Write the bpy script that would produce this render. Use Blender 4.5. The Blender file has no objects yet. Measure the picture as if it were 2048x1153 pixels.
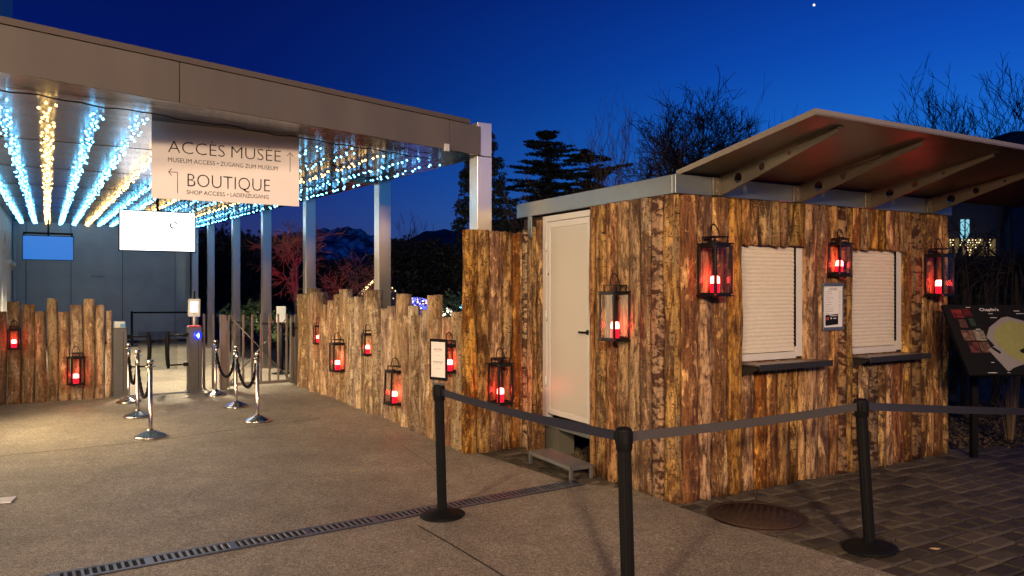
import bpy, math, random
from mathutils import Vector, Matrix, Euler
S = bpy.context.scene
COL = S.collection
R = math.radians
# ------------------------------------------------------------------ camera, sky, lamps, exposure
FPX, CX, HY, H = 1500.0, 1024.0, 577.0, 1.7          # focal length in px of the 2048 frame, centre, horizon row, eye height
cd = bpy.data.cameras.new('camera'); cam = bpy.data.objects.new('camera', cd); COL.objects.link(cam)
cam.location = (0, 0, H); cam.rotation_euler = (R(90), 0, 0)
cd.sensor_width = 36; cd.lens = FPX/2048*36; cd.clip_end = 4000; cd.clip_start = .05
S.camera = cam
S.view_settings.view_transform = 'Standard'; S.view_settings.look = 'None'
S.view_settings.exposure = 0; S.view_settings.gamma = 1
S.cycles.use_denoising = True
S.cycles.max_bounces = 6; S.cycles.diffuse_bounces = 3; S.cycles.glossy_bounces = 3
S.cycles.transmission_bounces = 4; S.cycles.transparent_max_bounces = 16
S.cycles.sample_clamp_indirect = 4; S.cycles.caustics_reflective = False; S.cycles.caustics_refractive = False
W = bpy.data.worlds.new('World'); S.world = W; W.use_nodes = True
def srgb(r, g, b):
    f = lambda c: (c/255/12.92) if c/255 <= .04045 else ((c/255+.055)/1.055)**2.4
    return (f(r), f(g), f(b), 1)
def world():
    nt = W.node_tree; nt.nodes.clear(); N = nt.nodes.new; L = nt.links.new
    out = N('ShaderNodeOutputWorld'); bg = N('ShaderNodeBackground'); L(bg.outputs[0], out.inputs[0])
    tc = N('ShaderNodeTexCoord'); sep = N('ShaderNodeSeparateXYZ'); L(tc.outputs['Generated'], sep.inputs[0])
    def ramp(stops):
        r = N('ShaderNodeValToRGB'); e = r.color_ramp.elements
        while len(e) < len(stops): e.new(.5)
        for el, (p, c) in zip(e, stops): el.position = p; el.color = srgb(*c)
        L(sep.outputs['Z'], r.inputs[0]); return r
    west = ramp([(0, (50, 52, 100)), (.07, (40, 50, 108)), (.14, (18, 42, 120)), (.24, (3, 24, 98)), (.36, (2, 18, 86)), (.7, (1, 10, 60))])
    east = ramp([(0, (60, 110, 185)), (.10, (38, 120, 214)), (.18, (22, 104, 206)), (.28, (11, 76, 184)), (.40, (5, 44, 140)), (.8, (1, 14, 76))])
    mp = N('ShaderNodeMapRange'); mp.interpolation_type = 'SMOOTHSTEP'
    mp.inputs['From Min'].default_value = -.42; mp.inputs['From Max'].default_value = .62
    L(sep.outputs['X'], mp.inputs['Value'])
    mx = N('ShaderNodeMix'); mx.data_type = 'RGBA'
    L(mp.outputs[0], mx.inputs[0]); L(west.outputs[0], mx.inputs[6]); L(east.outputs[0], mx.inputs[7])
    # the last of the twilight from the physical sky, sun well below the horizon
    sky = N('ShaderNodeTexSky'); sky.sky_type = 'NISHITA'; sky.sun_disc = False
    sky.sun_elevation = R(-5); sky.sun_rotation = R(95)
    ad = N('ShaderNodeMix'); ad.data_type = 'RGBA'; ad.blend_type = 'ADD'; ad.inputs[0].default_value = .05
    L(mx.outputs[2], ad.inputs[6]); L(sky.outputs[0], ad.inputs[7])
    L(ad.outputs[2], bg.inputs[0]); bg.inputs[1].default_value = 1.0
world()
def lamp(name, kind, loc, energy, color, aim=None, size=.1, spot=None, blend=.5):
    ld = bpy.data.lights.new(name, kind); ld.energy = energy; ld.color = color
    if kind == 'AREA': ld.size = size
    else: ld.shadow_soft_size = size
    if spot: ld.spot_size = R(spot); ld.spot_blend = blend
    o = bpy.data.objects.new(name, ld); COL.objects.link(o); o.location = loc
    if aim is not None: o.rotation_euler = (Vector(aim)-Vector(loc)).to_track_quat('-Z', 'Y').to_euler()
    return o
# street lamps of the square behind the photographer (warm white) and one sodium lamp further right
lamp('street_lamp_light', 'SPOT', (.9, -10.5, 5.6), 9000, (1, .71, .44), (-2.6, 7.5, 1.0), .55, 64, .8)
lamp('second_street_lamp_light', 'SPOT', (-6.5, -8.5, 6.0), 6000, (1, .72, .47), (-4.0, 8, .8), .55, 62, .8)
lamp('sodium_lamp_light', 'SPOT', (7.5, -6.5, 4.8), 900, (1, .46, .12), (1.6, 7, 1.6), .5, 44, .8)
# ------------------------------------------------------------------ layout helpers
def G(px, py): Y = H*FPX/(py-HY); return Vector(((px-CX)/FPX*Y, Y, 0))
def at(px, py, Y): return Vector(((px-CX)/FPX*Y, Y, H-(py-HY)/FPX*Y))
def zat(py, Y): return H-(py-HY)/FPX*Y
def ualong(px, o, d):                 # where the line o + u*d crosses picture column px
    k = (px-CX)/FPX; return (k*o[1]-o[0])/(d[0]-k*d[1])
E = Vector((.85, .5265, 0)).normalized(); D = Vector((-E.y, E.x, 0)); Z = Vector((0, 0, 1))
# ------------------------------------------------------------------ mesh builder
class MB:
    def __init__(s): s.v = []; s.f = []; s.m = []; s.sm = []
    def add(s, vs, fs, mi=0, smooth=False):
        b = len(s.v); s.v += [Vector(v) for v in vs]
        for f in fs: s.f.append(tuple(i+b for i in f)); s.m.append(mi); s.sm.append(smooth)
        return s
    def obox(s, c, ax, ay, az, sx, sy, sz, mi=0):
        c = Vector(c); ax = Vector(ax)*sx/2; ay = Vector(ay)*sy/2; az = Vector(az)*sz/2
        vs = [c+i*ax+j*ay+k*az for i in (-1, 1) for j in (-1, 1) for k in (-1, 1)]
        return s.add(vs, [(0, 1, 3, 2), (4, 6, 7, 5), (0, 4, 5, 1), (2, 3, 7, 6), (0, 2, 6, 4), (1, 5, 7, 3)], mi)
    def box(s, x0, x1, y0, y1, z0, z1, mi=0):
        return s.obox(((x0+x1)/2, (y0+y1)/2, (z0+z1)/2), (1, 0, 0), (0, 1, 0), (0, 0, 1), x1-x0, y1-y0, z1-z0, mi)
    def bbox(s, x0, x1, y0, y1, z0, z1, b=.004, mi=0):     # chamfered box
        vs = []; fs = []
        X, Y_, Zz = (x0, x1), (y0, y1), (z0, z1)
        idx = {}
        for i in (0, 1):
            for j in (0, 1):
                for k in (0, 1):
                    sx, sy, sz = (1, -1)[i]*b, (1, -1)[j]*b, (1, -1)[k]*b
                    p = (X[i], Y_[j], Zz[k])
                    idx[i, j, k] = len(vs)
                    vs += [(p[0], p[1]+sy, p[2]+sz), (p[0]+sx, p[1], p[2]+sz), (p[0]+sx, p[1]+sy, p[2])]
        q = lambda i, j, k, a: idx[i, j, k]+a
        for i in (0, 1): fs.append([q(i, 0, 0, 0), q(i, 0, 1, 0), q(i, 1, 1, 0), q(i, 1, 0, 0)])
        for j in (0, 1): fs.append([q(0, j, 0, 1), q(1, j, 0, 1), q(1, j, 1, 1), q(0, j, 1, 1)])
        for k in (0, 1): fs.append([q(0, 0, k, 2), q(0, 1, k, 2), q(1, 1, k, 2), q(1, 0, k, 2)])
        for j in (0, 1):
            for k in (0, 1): fs.append([q(0, j, k, 1), q(1, j, k, 1), q(1, j, k, 2), q(0, j, k, 2)])
        for i in (0, 1):
            for k in (0, 1): fs.append([q(i, 0, k, 0), q(i, 1, k, 0), q(i, 1, k, 2), q(i, 0, k, 2)])
        for i in (0, 1):
            for j in (0, 1): fs.append([q(i, j, 0, 0), q(i, j, 1, 0), q(i, j, 1, 1), q(i, j, 0, 1)])
        for i in (0, 1):
            for j in (0, 1):
                for k in (0, 1): fs.append([q(i, j, k, 0), q(i, j, k, 1), q(i, j, k, 2)])
        return s.add(vs, fs, mi)
    def tube(s, pts, rad, n=8, cap=True, smooth=True, mi=0):
        pts = [Vector(p) for p in pts]; m = len(pts)
        rad = rad if isinstance(rad, (list, tuple)) else [rad]*m
        vs = []; ref = None
        for i, p in enumerate(pts):
            t = (pts[min(i+1, m-1)]-pts[max(i-1, 0)])
            t = t.normalized() if t.length > 1e-9 else Vector((0, 0, 1))
            if ref is None: ref = Vector((1, 0, 0)) if abs(t.x) < .9 else Vector((0, 1, 0))
            u = (ref-t*ref.dot(t)); u = u.normalized() if u.length > 1e-6 else t.orthogonal().normalized()
            ref = u; w = t.cross(u)
            vs += [p+(u*math.cos(2*math.pi*k/n)+w*math.sin(2*math.pi*k/n))*rad[i] for k in range(n)]
        fs = [(i*n+k, i*n+(k+1) % n, (i+1)*n+(k+1) % n, (i+1)*n+k) for i in range(m-1) for k in range(n)]
        s.add(vs, fs, mi, smooth)
        if cap:
            b = len(s.v)-len(vs)
            s.f.append(tuple(b+k for k in reversed(range(n)))); s.m.append(mi); s.sm.append(False)
            s.f.append(tuple(b+(m-1)*n+k for k in range(n))); s.m.append(mi); s.sm.append(False)
        return s
    def lathe(s, prof, n=32, c=(0, 0, 0), mi=0, smooth=True):
        vs = []; fs = []; m = len(prof)
        for r, z in prof: vs += [(c[0]+r*math.cos(2*math.pi*k/n), c[1]+r*math.sin(2*math.pi*k/n), c[2]+z) for k in range(n)]
        fs = [(i*n+k, i*n+(k+1) % n, (i+1)*n+(k+1) % n, (i+1)*n+k) for i in range(m-1) for k in range(n)]
        return s.add(vs, fs, mi, smooth)
    def poly(s, pts, mi=0): return s.add(pts, [tuple(range(len(pts)))], mi)
    def prism(s, pts, off, mi=0):     # polygon pts extruded by vector off
        n = len(pts); off = Vector(off)
        vs = [Vector(p) for p in pts]+[Vector(p)+off for p in pts]
        return s.add(vs, [tuple(range(n)), tuple(reversed(range(n, 2*n)))]+[(i, (i+1) % n, (i+1) % n+n, i+n) for i in range(n)], mi)
def mworld(o):
    m = Matrix.LocRotScale(o.location, o.rotation_euler, o.scale)
    return mworld(o.parent) @ m if o.parent else m
def obj(name, mb, mat, parent=None, world=False, fix=True):
    """ONE mesh object; world=True: the builder holds world coordinates"""
    me = bpy.data.meshes.new(name); vs = mb.v
    if world and parent is not None:
        inv = mworld(parent).inverted(); vs = [inv @ v for v in vs]
    me.from_pydata([tuple(v) for v in vs], [], mb.f)
    for m in (mat if isinstance(mat, (list, tuple)) else [mat]): me.materials.append(m)
    me.polygons.foreach_set('material_index', mb.m); me.polygons.foreach_set('use_smooth', mb.sm)
    if fix:
        import bmesh
        bm = bmesh.new(); bm.from_mesh(me); bmesh.ops.recalc_face_normals(bm, faces=bm.faces); bm.to_mesh(me); bm.free()
    me.update()
    o = bpy.data.objects.new(name, me); COL.objects.link(o)
    if parent is not None: o.parent = parent
    return o
def tag(o, label=None, cat=None, group=None, kind=None):
    for k, v in (('label', label), ('category', cat), ('group', group), ('kind', kind)):
        if v: o[k] = v
    return o
def thing(name, label, cat, loc=(0, 0, 0), rotz=0, group=None):
    o = bpy.data.objects.new(name, None); COL.objects.link(o); o.location = loc; o.rotation_euler = (0, 0, rotz)
    o.empty_display_size = .1
    return tag(o, label, cat, group)
def copy_tree(o, parent=None):
    c = o.copy(); COL.objects.link(c)
    if parent is not None: c.parent = parent
    for ch in [x for x in COL.objects if x.parent == o]: copy_tree(ch, c)
    return c
# ------------------------------------------------------------------ materials
MATS = {}
def nmat(name):
    m = bpy.data.materials.new(name); m.use_nodes = True; nt = m.node_tree
    return m, nt, nt.nodes['Principled BSDF'], nt.nodes.new, nt.links.new
def pmat(name, col, rough=.6, metal=0., noise=.0, nscale=20, bump=0., bscale=60, stretch=(1, 1, 1), emis=None, estr=0, spec=.5):
    m, nt, b, N, L = nmat(name)
    b.inputs['Base Color'].default_value = (*col, 1); b.inputs['Roughness'].default_value = rough
    b.inputs['Metallic'].default_value = metal; b.inputs['Specular IOR Level'].default_value = spec
    if emis: b.inputs['Emission Color'].default_value = (*emis, 1); b.inputs['Emission Strength'].default_value = estr
    if noise or bump:
        tc = N('ShaderNodeTexCoord'); mp = N('ShaderNodeMapping'); mp.inputs['Scale'].default_value = stretch
        L(tc.outputs['Object'], mp.inputs[0])
    if noise:
        n = N('ShaderNodeTexNoise'); n.inputs['Scale'].default_value = nscale; n.inputs['Detail'].default_value = 6; L(mp.outputs[0], n.inputs[0])
        r = N('ShaderNodeMapRange'); r.inputs['From Min'].default_value = .3; r.inputs['From Max'].default_value = .7
        r.inputs['To Min'].default_value = 1-noise; r.inputs['To Max'].default_value = 1+noise; L(n.outputs[0], r.inputs[0])
        mx = N('ShaderNodeMix'); mx.data_type = 'RGBA'; mx.blend_type = 'MULTIPLY'; mx.inputs[0].default_value = 1
        mx.inputs[6].default_value = (*col, 1); L(r.outputs[0], mx.inputs[7]); L(mx.outputs[2], b.inputs['Base Color'])
        r2 = N('ShaderNodeMapRange'); r2.inputs['To Min'].default_value = max(.02, rough-.12); r2.inputs['To Max'].default_value = min(1, rough+.12)
        L(n.outputs[0], r2.inputs[0]); L(r2.outputs[0], b.inputs['Roughness'])
    if bump:
        n = N('ShaderNodeTexNoise'); n.inputs['Scale'].default_value = bscale; n.inputs['Detail'].default_value = 5; L(mp.outputs[0], n.inputs[0])
        bp = N('ShaderNodeBump'); bp.inputs['Strength'].default_value = bump; bp.inputs['Distance'].default_value = .01
        L(n.outputs[0], bp.inputs['Height']); L(bp.outputs[0], b.inputs['Normal'])
    return m
def wood(name, dark, mid, light, grey, chip=False):
    m, nt, b, N, L = nmat(name)
    tc = N('ShaderNodeTexCoord'); oi = N('ShaderNodeObjectInfo')
    sc = N('ShaderNodeVectorMath'); sc.operation = 'SCALE'; sc.inputs[0].default_value = (37, 53, 71); L(oi.outputs['Random'], sc.inputs['Scale'])
    ad = N('ShaderNodeVectorMath'); ad.operation = 'ADD'; L(tc.outputs['Object'], ad.inputs[0]); L(sc.outputs[0], ad.inputs[1])
    def noise(scale, s, det=6, rough=.6, dist=0.):
        mp = N('ShaderNodeMapping'); mp.inputs['Scale'].default_value = s; L(ad.outputs[0], mp.inputs[0])
        n = N('ShaderNodeTexNoise'); n.inputs['Scale'].default_value = scale; n.inputs['Detail'].default_value = det
        n.inputs['Roughness'].default_value = rough; n.inputs['Distortion'].default_value = dist; L(mp.outputs[0], n.inputs[0]); return n
    def mr(src, a, c, d=0., e=1., kind='LINEAR'):
        r = N('ShaderNodeMapRange'); r.interpolation_type = kind
        for k, v in (('From Min', a), ('From Max', c), ('To Min', d), ('To Max', e)): r.inputs[k].default_value = v
        L(src, r.inputs[0]); return r.outputs[0]
    def mul(a, c):
        x = N('ShaderNodeMath'); x.operation = 'MULTIPLY'
        for i, v in enumerate((a, c)):
            if isinstance(v, (int, float)): x.inputs[i].default_value = v
            else: L(v, x.inputs[i])
        return x.outputs[0]
    def mix(f, a, c, blend='MIX'):
        x = N('ShaderNodeMix'); x.data_type = 'RGBA'; x.blend_type = blend
        for s_, v in ((0, f), (6, a), (7, c)):
            if isinstance(v, (int, float)): x.inputs[s_].default_value = v
            elif isinstance(v, tuple): x.inputs[s_].default_value = (*v, 1)
            else: L(v, x.inputs[s_])
        return x.outputs[2]
    streak = noise(9, (3.2, 3.2, .35), 8, .68, .3)
    patch = noise(4.2, (2.0, 2.0, .55), 7, .62, .7)
    speck = noise(46, (1, 1, .5), 5, .75)
    lent = noise(14, (1.2, 1.2, 6.5), 3, .55, .4)
    peel = N('ShaderNodeTexVoronoi'); peel.feature = 'DISTANCE_TO_EDGE'; mpv = N('ShaderNodeMapping'); mpv.inputs['Scale'].default_value = (5, 5, 8.5); L(ad.outputs[0], mpv.inputs[0])
    wv = noise(11, (1, 1, 1), 3); wad = N('ShaderNodeVectorMath'); wad.operation = 'MULTIPLY_ADD'
    L(wv.outputs['Color'], wad.inputs[0]); wad.inputs[1].default_value = (1.2, 1.2, 1.2); L(mpv.outputs[0], wad.inputs[2]); L(wad.outputs[0], peel.inputs[0])
    peel.inputs['Scale'].default_value = 1.3
    wn = N('ShaderNodeTexWhiteNoise'); wn.noise_dimensions = '1D'; L(oi.outputs['Random'], wn.inputs['W'])
    wn2 = N('ShaderNodeTexWhiteNoise'); wn2.noise_dimensions = '1D'; L(mul(oi.outputs['Random'], 7.3), wn2.inputs['W'])
    wn3 = N('ShaderNodeTexWhiteNoise'); wn3.noise_dimensions = '1D'; L(mul(oi.outputs['Random'], 19.1), wn3.inputs['W'])
    c = mix(mr(streak.outputs[0], .36, .62), dark, mid)
    th = N('ShaderNodeMath'); th.operation = 'SUBTRACT'; L(patch.outputs[0], th.inputs[0])
    L(mr(wn.outputs[0], 0, 1, -.10, .12), th.inputs[1])
    c = mix(mr(th.outputs[0], .44, .53), c, mix(mr(streak.outputs[0], .38, .56), mid, light))
    c = mix(mul(mr(patch.outputs['Color'], .5, .62), mr(wn2.outputs[0], .35, .9)), c, grey)
    pk = mul(mr(peel.outputs['Distance'], .03, .11, 1., 0.), mr(wn3.outputs[0], 2.0, 3.0))          # chunks of bark on some of the planks
    blot = noise(5.5, (1.5, 1.5, .42), 9, .72, 1.1); blot2 = noise(16, (1.3, 1.3, .7), 6, .7, .6)
    c = mix(mul(mr(blot.outputs[0], .50, .56), mr(wn2.outputs[0], 0, 1, .35, .95)), c, mix(mr(blot2.outputs[0], .4, .6), dark, tuple(x*2.6 for x in dark)))
    c = mix(mul(mr(blot2.outputs['Color'], .56, .62), .6), c, light)
    if chip:      # peeled chips of pale bark over dark inner bark
        cn = noise(7.5, (1.1, 1.1, 2.1), 5, .55, .8); c = mix(mr(cn.outputs[0], .44, .53), tuple(x*1.3 for x in dark), mix(mr(streak.outputs[0], .4, .6), light, grey)); blot = cn
    lm = mul(mr(lent.outputs[0], .60, .66), mr(wn2.outputs[0], .55, .70))
    c = mix(lm, c, tuple(x*.7 for x in dark))
    c = mix(mr(speck.outputs[0], .53, .63, 0, .85), c, tuple(x*.8 for x in dark))
    c = mix(mr(speck.outputs['Color'], .60, .70, 0, .5), c, light)
    val = mr(wn.outputs[0], 0, 1, .52, 1.28)
    hv = N('ShaderNodeHueSaturation'); L(c, hv.inputs['Color']); L(val, hv.inputs['Value']); L(mr(wn3.outputs[0], 0, 1, .85, 1.15), hv.inputs['Saturation'])
    L(mr(wn2.outputs[0], 0, 1, .488, .508), hv.inputs['Hue'])
    L(hv.outputs[0], b.inputs['Base Color']); b.inputs['Roughness'].default_value = .72
    b.inputs['Specular IOR Level'].default_value = .3
    def addn(a, c2):
        x = N('ShaderNodeMath'); x.operation = 'ADD'; L(a, x.inputs[0]); L(c2, x.inputs[1]); return x.outputs[0]
    hgt = addn(addn(mul(streak.outputs[0], .9), mul(patch.outputs[0], .8)), addn(mul(speck.outputs[0], .3), mul(blot.outputs[0], -1.4)))
    bp = N('ShaderNodeBump'); bp.inputs['Strength'].default_value = .85; bp.inputs['Distance'].default_value = .022
    L(hgt, bp.inputs['Height']); L(bp.outputs[0], b.inputs['Normal'])
    return m
M = {}
M['clad'] = wood('cladding_wood', (.045, .017, .006), (.26, .118, .039), (.76, .46, .17), (.38, .27, .16))
M['chip'] = wood('peeling_bark', (.05, .022, .010), (.22, .11, .045), (.46, .29, .12), (.24, .17, .11), True)
M['log'] = wood('fence_wood', (.11, .060, .032), (.40, .265, .145), (.74, .55, .33), (.52, .42, .32))
M['fascia'] = pmat('fascia_metal', (.150, .127, .093), .50, .3, .10, 3.0, .05, 50, (1, 1, .25))
M['fascia_top'] = pmat('fascia_cap', (.12, .095, .07), .55, .3)
M['steel'] = None
M['chrome'] = pmat('chrome', (.52, .48, .43), .19, 1., .03, 8)
M['black'] = pmat('black_powder_coat', (.008, .008, .009), .55, 0., .1, 60, spec=.10)
M['iron'] = pmat('black_lantern_iron', (.010, .0095, .012), .45, .1, .15, 40, spec=.25)
M['belt'] = pmat('belt_webbing', (.010, .011, .028), .7, 0, .12, 260, .25, 400)
M['beltgrey'] = pmat('belt_webbing_grey', (.065, .058, .056), .7, 0, .12, 260, .25, 400)
M['rope'] = pmat('black_rope', (.006, .006, .007), .8, 0, .2, 90, spec=.1)
M['kmetal'] = pmat('roof_edge_metal', (.17, .19, .195), .36, .6, .05, 14, 0, 60)
M['bracket'] = pmat('bracket_steel', (.15, .13, .10), .45, .5, .06, 30)
M['wing'] = pmat('canopy_board', (.095, .072, .052), .36, .1, .02, 3, 0, 200)
M['wingedge'] = pmat('canopy_edge', (.25, .215, .165), .5, .2, .04, 20)
M['door'] = pmat('door_panel', (.52, .49, .42), .38, 0, .035, 70, .06, 380)
M['doorframe'] = pmat('door_frame', (.60, .58, .53), .4, 0, .03, 20)
M['shutter'] = pmat('shutter_slats', (.68, .62, .50), .5, 0, .04, 30)
M['shelf'] = pmat('shelf_steel', (.20, .18, .16), .38, .7, .1, 24)
M['shelf_dark'] = pmat('shelf_edge', (.03, .027, .024), .5, .2)
M['wallcore'] = pmat('dark_core', (.03, .02, .013), .9)
M['concrete'] = pmat('blue_grey_wall', (.29, .35, .40), .75, 0, .10, 2.2, .08, 30)
M['joint'] = pmat('joint_dark', (.02, .022, .025), .9)  # near-black colour of joints and backings
M['white'] = pmat('white_panel', (.88, .81, .75), .6, 0, .03, 5)
M['paper'] = pmat('white_paper', (.75, .73, .70), .6, 0, .03, 30)
M['ink'] = pmat('black_ink', (.010, .010, .011), .7, spec=.12)
M['inkgrey'] = pmat('grey_ink', (.25, .24, .24), .6)
M['plastic'] = pmat('grey_plastic', (.55, .55, .54), .4)
M['turn'] = pmat('turnstile_steel', (.11, .108, .105), .42, .6, .08, 20)
M['gate'] = pmat('gate_steel', (.27, .24, .21), .36, .8, .1, 12, 0, 60, (1, 1, .1))
M['stepm'] = pmat('galvanised_step', (.26, .27, .27), .4, .7, .12, 30)
M['drain'] = pmat('drain_grate', (.16, .17, .21), .38, .75, .25, 16)
M['pit'] = pmat('drain_pit', (.008, .008, .008), 1)
M['manhole'] = pmat('cast_iron_rust', (.050, .026, .015), .7, .2, .3, 22, .5, 80)
M['leaf'] = pmat('dry_leaf', (.52, .38, .20), .7)
M['redcap'] = pmat('red_cap', (.7, .05, .07), .35, emis=(1, .05, .12), estr=.12)
M['scr_white'] = pmat('screen_white', (.02, .02, .02), .3, emis=(1, .97, 1), estr=3.2)
M['scr_blue'] = pmat('screen_blue', (.02, .02, .02), .3, emis=(.03, .19, .66), estr=.95)
M['scr_small'] = pmat('terminal_screen', (.02, .02, .02), .3, emis=(.95, 1, 1), estr=2.6)
M['bluearrow'] = pmat('blue_light', (.02, .02, .1), .3, emis=(.22, .30, 1), estr=9)
M['blueglow'] = pmat('blue_glow_disc', (.0, .01, .2), .3, emis=(.0, .02, 1), estr=2.2)
M['stone'] = pmat('old_stone', (.58, .56, .52), .85, 0, .14, 3, .4, 18)
M['facade'] = pmat('dim_facade', (.10, .095, .07), .9, 0, .1, 1.5)
M['slate'] = pmat('dark_roof', (.03, .03, .035), .7)
M['win_blue'] = pmat('blue_lit_window', (.02, .02, .02), .3, emis=(.30, .72, .88), estr=.9)
M['win_warm'] = pmat('warm_lit_window', (.02, .02, .02), .3, emis=(.75, .50, .12), estr=.16)
M['fill_window'] = pmat('fill_window_glow', (.1, .1, .1), .3, emis=(1, .74, .42), estr=15)  # emission of the unseen window added as warm fill
M['led_cool'] = pmat('cool_led', (.5, .5, .5), .4, emis=(.13, .56, 1), estr=15.0)
M['led_warm'] = pmat('warm_led', (.5, .5, .5), .4, emis=(1, .60, .17), estr=11.0)
M['led_white'] = pmat('white_led', (.5, .5, .5), .4, emis=(1, .92, .66), estr=9)
M['led_blue'] = pmat('blue_led', (.2, .2, .5), .4, emis=(.12, .15, 1), estr=2.4)
M['led_gold'] = pmat('gold_led', (.5, .5, .5), .4, emis=(1, .72, .36), estr=2.6)
M['wire'] = pmat('string_wire', (.02, .02, .02), .6)
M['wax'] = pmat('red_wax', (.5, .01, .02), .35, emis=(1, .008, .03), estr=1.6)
M['flame'] = pmat('candle_light', (.8, .3, .3), .4, emis=(1, .06, .05), estr=55)
M['bark'] = pmat('dark_bark', (.026, .02, .016), .9, 0, .3, 8, .5, 20)
M['barkbrown'] = pmat('brown_twigs', (.09, .055, .03), .9, 0, .3, 8)
M['barkred'] = pmat('pale_bark', (.22, .15, .12), .9, 0, .3, 8)
M['needle'] = pmat('needles', (.02, .032, .02), .8, 0, .4, 3)
M['leaves'] = pmat('evergreen_leaves', (.05, .075, .03), .55, 0, .4, 4)
M['darkleaf'] = pmat('dark_evergreen', (.016, .02, .012), .7, 0, .4, 2)
M['grassy'] = pmat('dry_grass', (.32, .22, .11), .8)
M['twigwall'] = pmat('woven_twigs', (.36, .17, .10), .8, 0, .7, 9, .9, 24)
def steel_mat():
    m, nt, b, N, L = nmat('brushed_steel')
    b.inputs['Base Color'].default_value = (.56, .51, .44, 1); b.inputs['Metallic'].default_value = 1.0; b.inputs['Roughness'].default_value = .30; b.inputs['Anisotropic'].default_value = .85; tg = N('ShaderNodeTangent'); tg.direction_type = 'RADIAL'; tg.axis = 'Z'; L(tg.outputs[0], b.inputs['Tangent'])
    tc = N('ShaderNodeTexCoord'); mp = N('ShaderNodeMapping'); mp.inputs['Scale'].default_value = (40, 40, .6); L(tc.outputs['Object'], mp.inputs[0])
    n = N('ShaderNodeTexNoise'); n.inputs['Scale'].default_value = 4; n.inputs['Detail'].default_value = 3; L(mp.outputs[0], n.inputs[0])
    r = N('ShaderNodeMapRange'); r.inputs['To Min'].default_value = .26; r.inputs['To Max'].default_value = .33; L(n.outputs[0], r.inputs[0]); L(r.outputs[0], b.inputs['Roughness'])
    bp = N('ShaderNodeBump'); bp.inputs['Strength'].default_value = .03; bp.inputs['Distance'].default_value = .001; L(n.outputs[0], bp.inputs['Height']); L(bp.outputs[0], b.inputs['Normal'])
    return m
M['steel'] = steel_mat()
def ceil_mat():
    m, nt, b, N, L = nmat('perforated_metal_ceiling')
    b.inputs['Metallic'].default_value = 1.; b.inputs['Roughness'].default_value = .26
    tc = N('ShaderNodeTexCoord'); mp = N('ShaderNodeMapping'); L(tc.outputs['Object'], mp.inputs[0])
    mp.inputs['Scale'].default_value = (.5, 26, 1)      # thing frame: x across, y along the roof: fine ripples across
    n = N('ShaderNodeTexNoise'); n.inputs['Scale'].default_value = 1.6; n.inputs['Detail'].default_value = 5; n.inputs['Roughness'].default_value = .6; L(mp.outputs[0], n.inputs[0])
    c = N('ShaderNodeValToRGB'); e = c.color_ramp.elements; e[0].position = .35; e[0].color = (.06, .07, .09, 1); e[1].position = .62; e[1].color = (.25, .27, .32, 1)
    L(n.outputs[0], c.inputs[0])
    v = N('ShaderNodeTexVoronoi'); v.inputs['Scale'].default_value = 70; v.inputs['Randomness'].default_value = 0; L(tc.outputs['Object'], v.inputs[0])
    r = N('ShaderNodeMapRange'); r.inputs['From Min'].default_value = .28; r.inputs['From Max'].default_value = .36; L(v.outputs[0], r.inputs[0])
    mx = N('ShaderNodeMix'); mx.data_type = 'RGBA'; L(r.outputs[0], mx.inputs[0]); mx.inputs[6].default_value = (.07, .075, .09, 1); L(c.outputs[0], mx.inputs[7]); L(mx.outputs[2], b.inputs['Base Color'])
    bp = N('ShaderNodeBump'); bp.inputs['Strength'].default_value = .35; bp.inputs['Distance'].default_value = .006; L(n.outputs[0], bp.inputs['Height']); L(bp.outputs[0], b.inputs['Normal'])
    return m
M['ceil'] = ceil_mat()
def glass_mat(name, refl=.10, tint=(1, 1, 1)):
    m = bpy.data.materials.new(name); m.use_nodes = True; nt = m.node_tree; nt.nodes.clear(); N = nt.nodes.new; L = nt.links.new
    o = N('ShaderNodeOutputMaterial'); t = N('ShaderNodeBsdfTransparent'); g = N('ShaderNodeBsdfGlossy'); x = N('ShaderNodeMixShader'); 
    g.inputs['Color'].default_value = (.9, .9, .9, 1); f = N('ShaderNodeLayerWeight'); f.inputs[0].default_value = .5; t.inputs[0].default_value = (*tint, 1); g.inputs['Roughness'].default_value = .03
    a = N('ShaderNodeMath'); a.operation = 'ADD'; a.inputs[1].default_value = refl; p4 = N('ShaderNodeMath'); p4.operation = 'POWER'; p4.inputs[1].default_value = 4.; L(f.outputs['Facing'], p4.inputs[0]); p5 = N('ShaderNodeMath'); p5.operation = 'MULTIPLY'; p5.inputs[1].default_value = .3; L(p4.outputs[0], p5.inputs[0]); L(p5.outputs[0], a.inputs[0])
    L(a.outputs[0], x.inputs[0]); L(t.outputs[0], x.inputs[1]); L(g.outputs[0], x.inputs[2]); L(x.outputs[0], o.inputs[0]); return m
M['glass'] = glass_mat('clear_glass', .06, (.86, .88, .88))
M['lglass'] = glass_mat('lantern_glass', .018, (.92, .90, .88))
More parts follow.
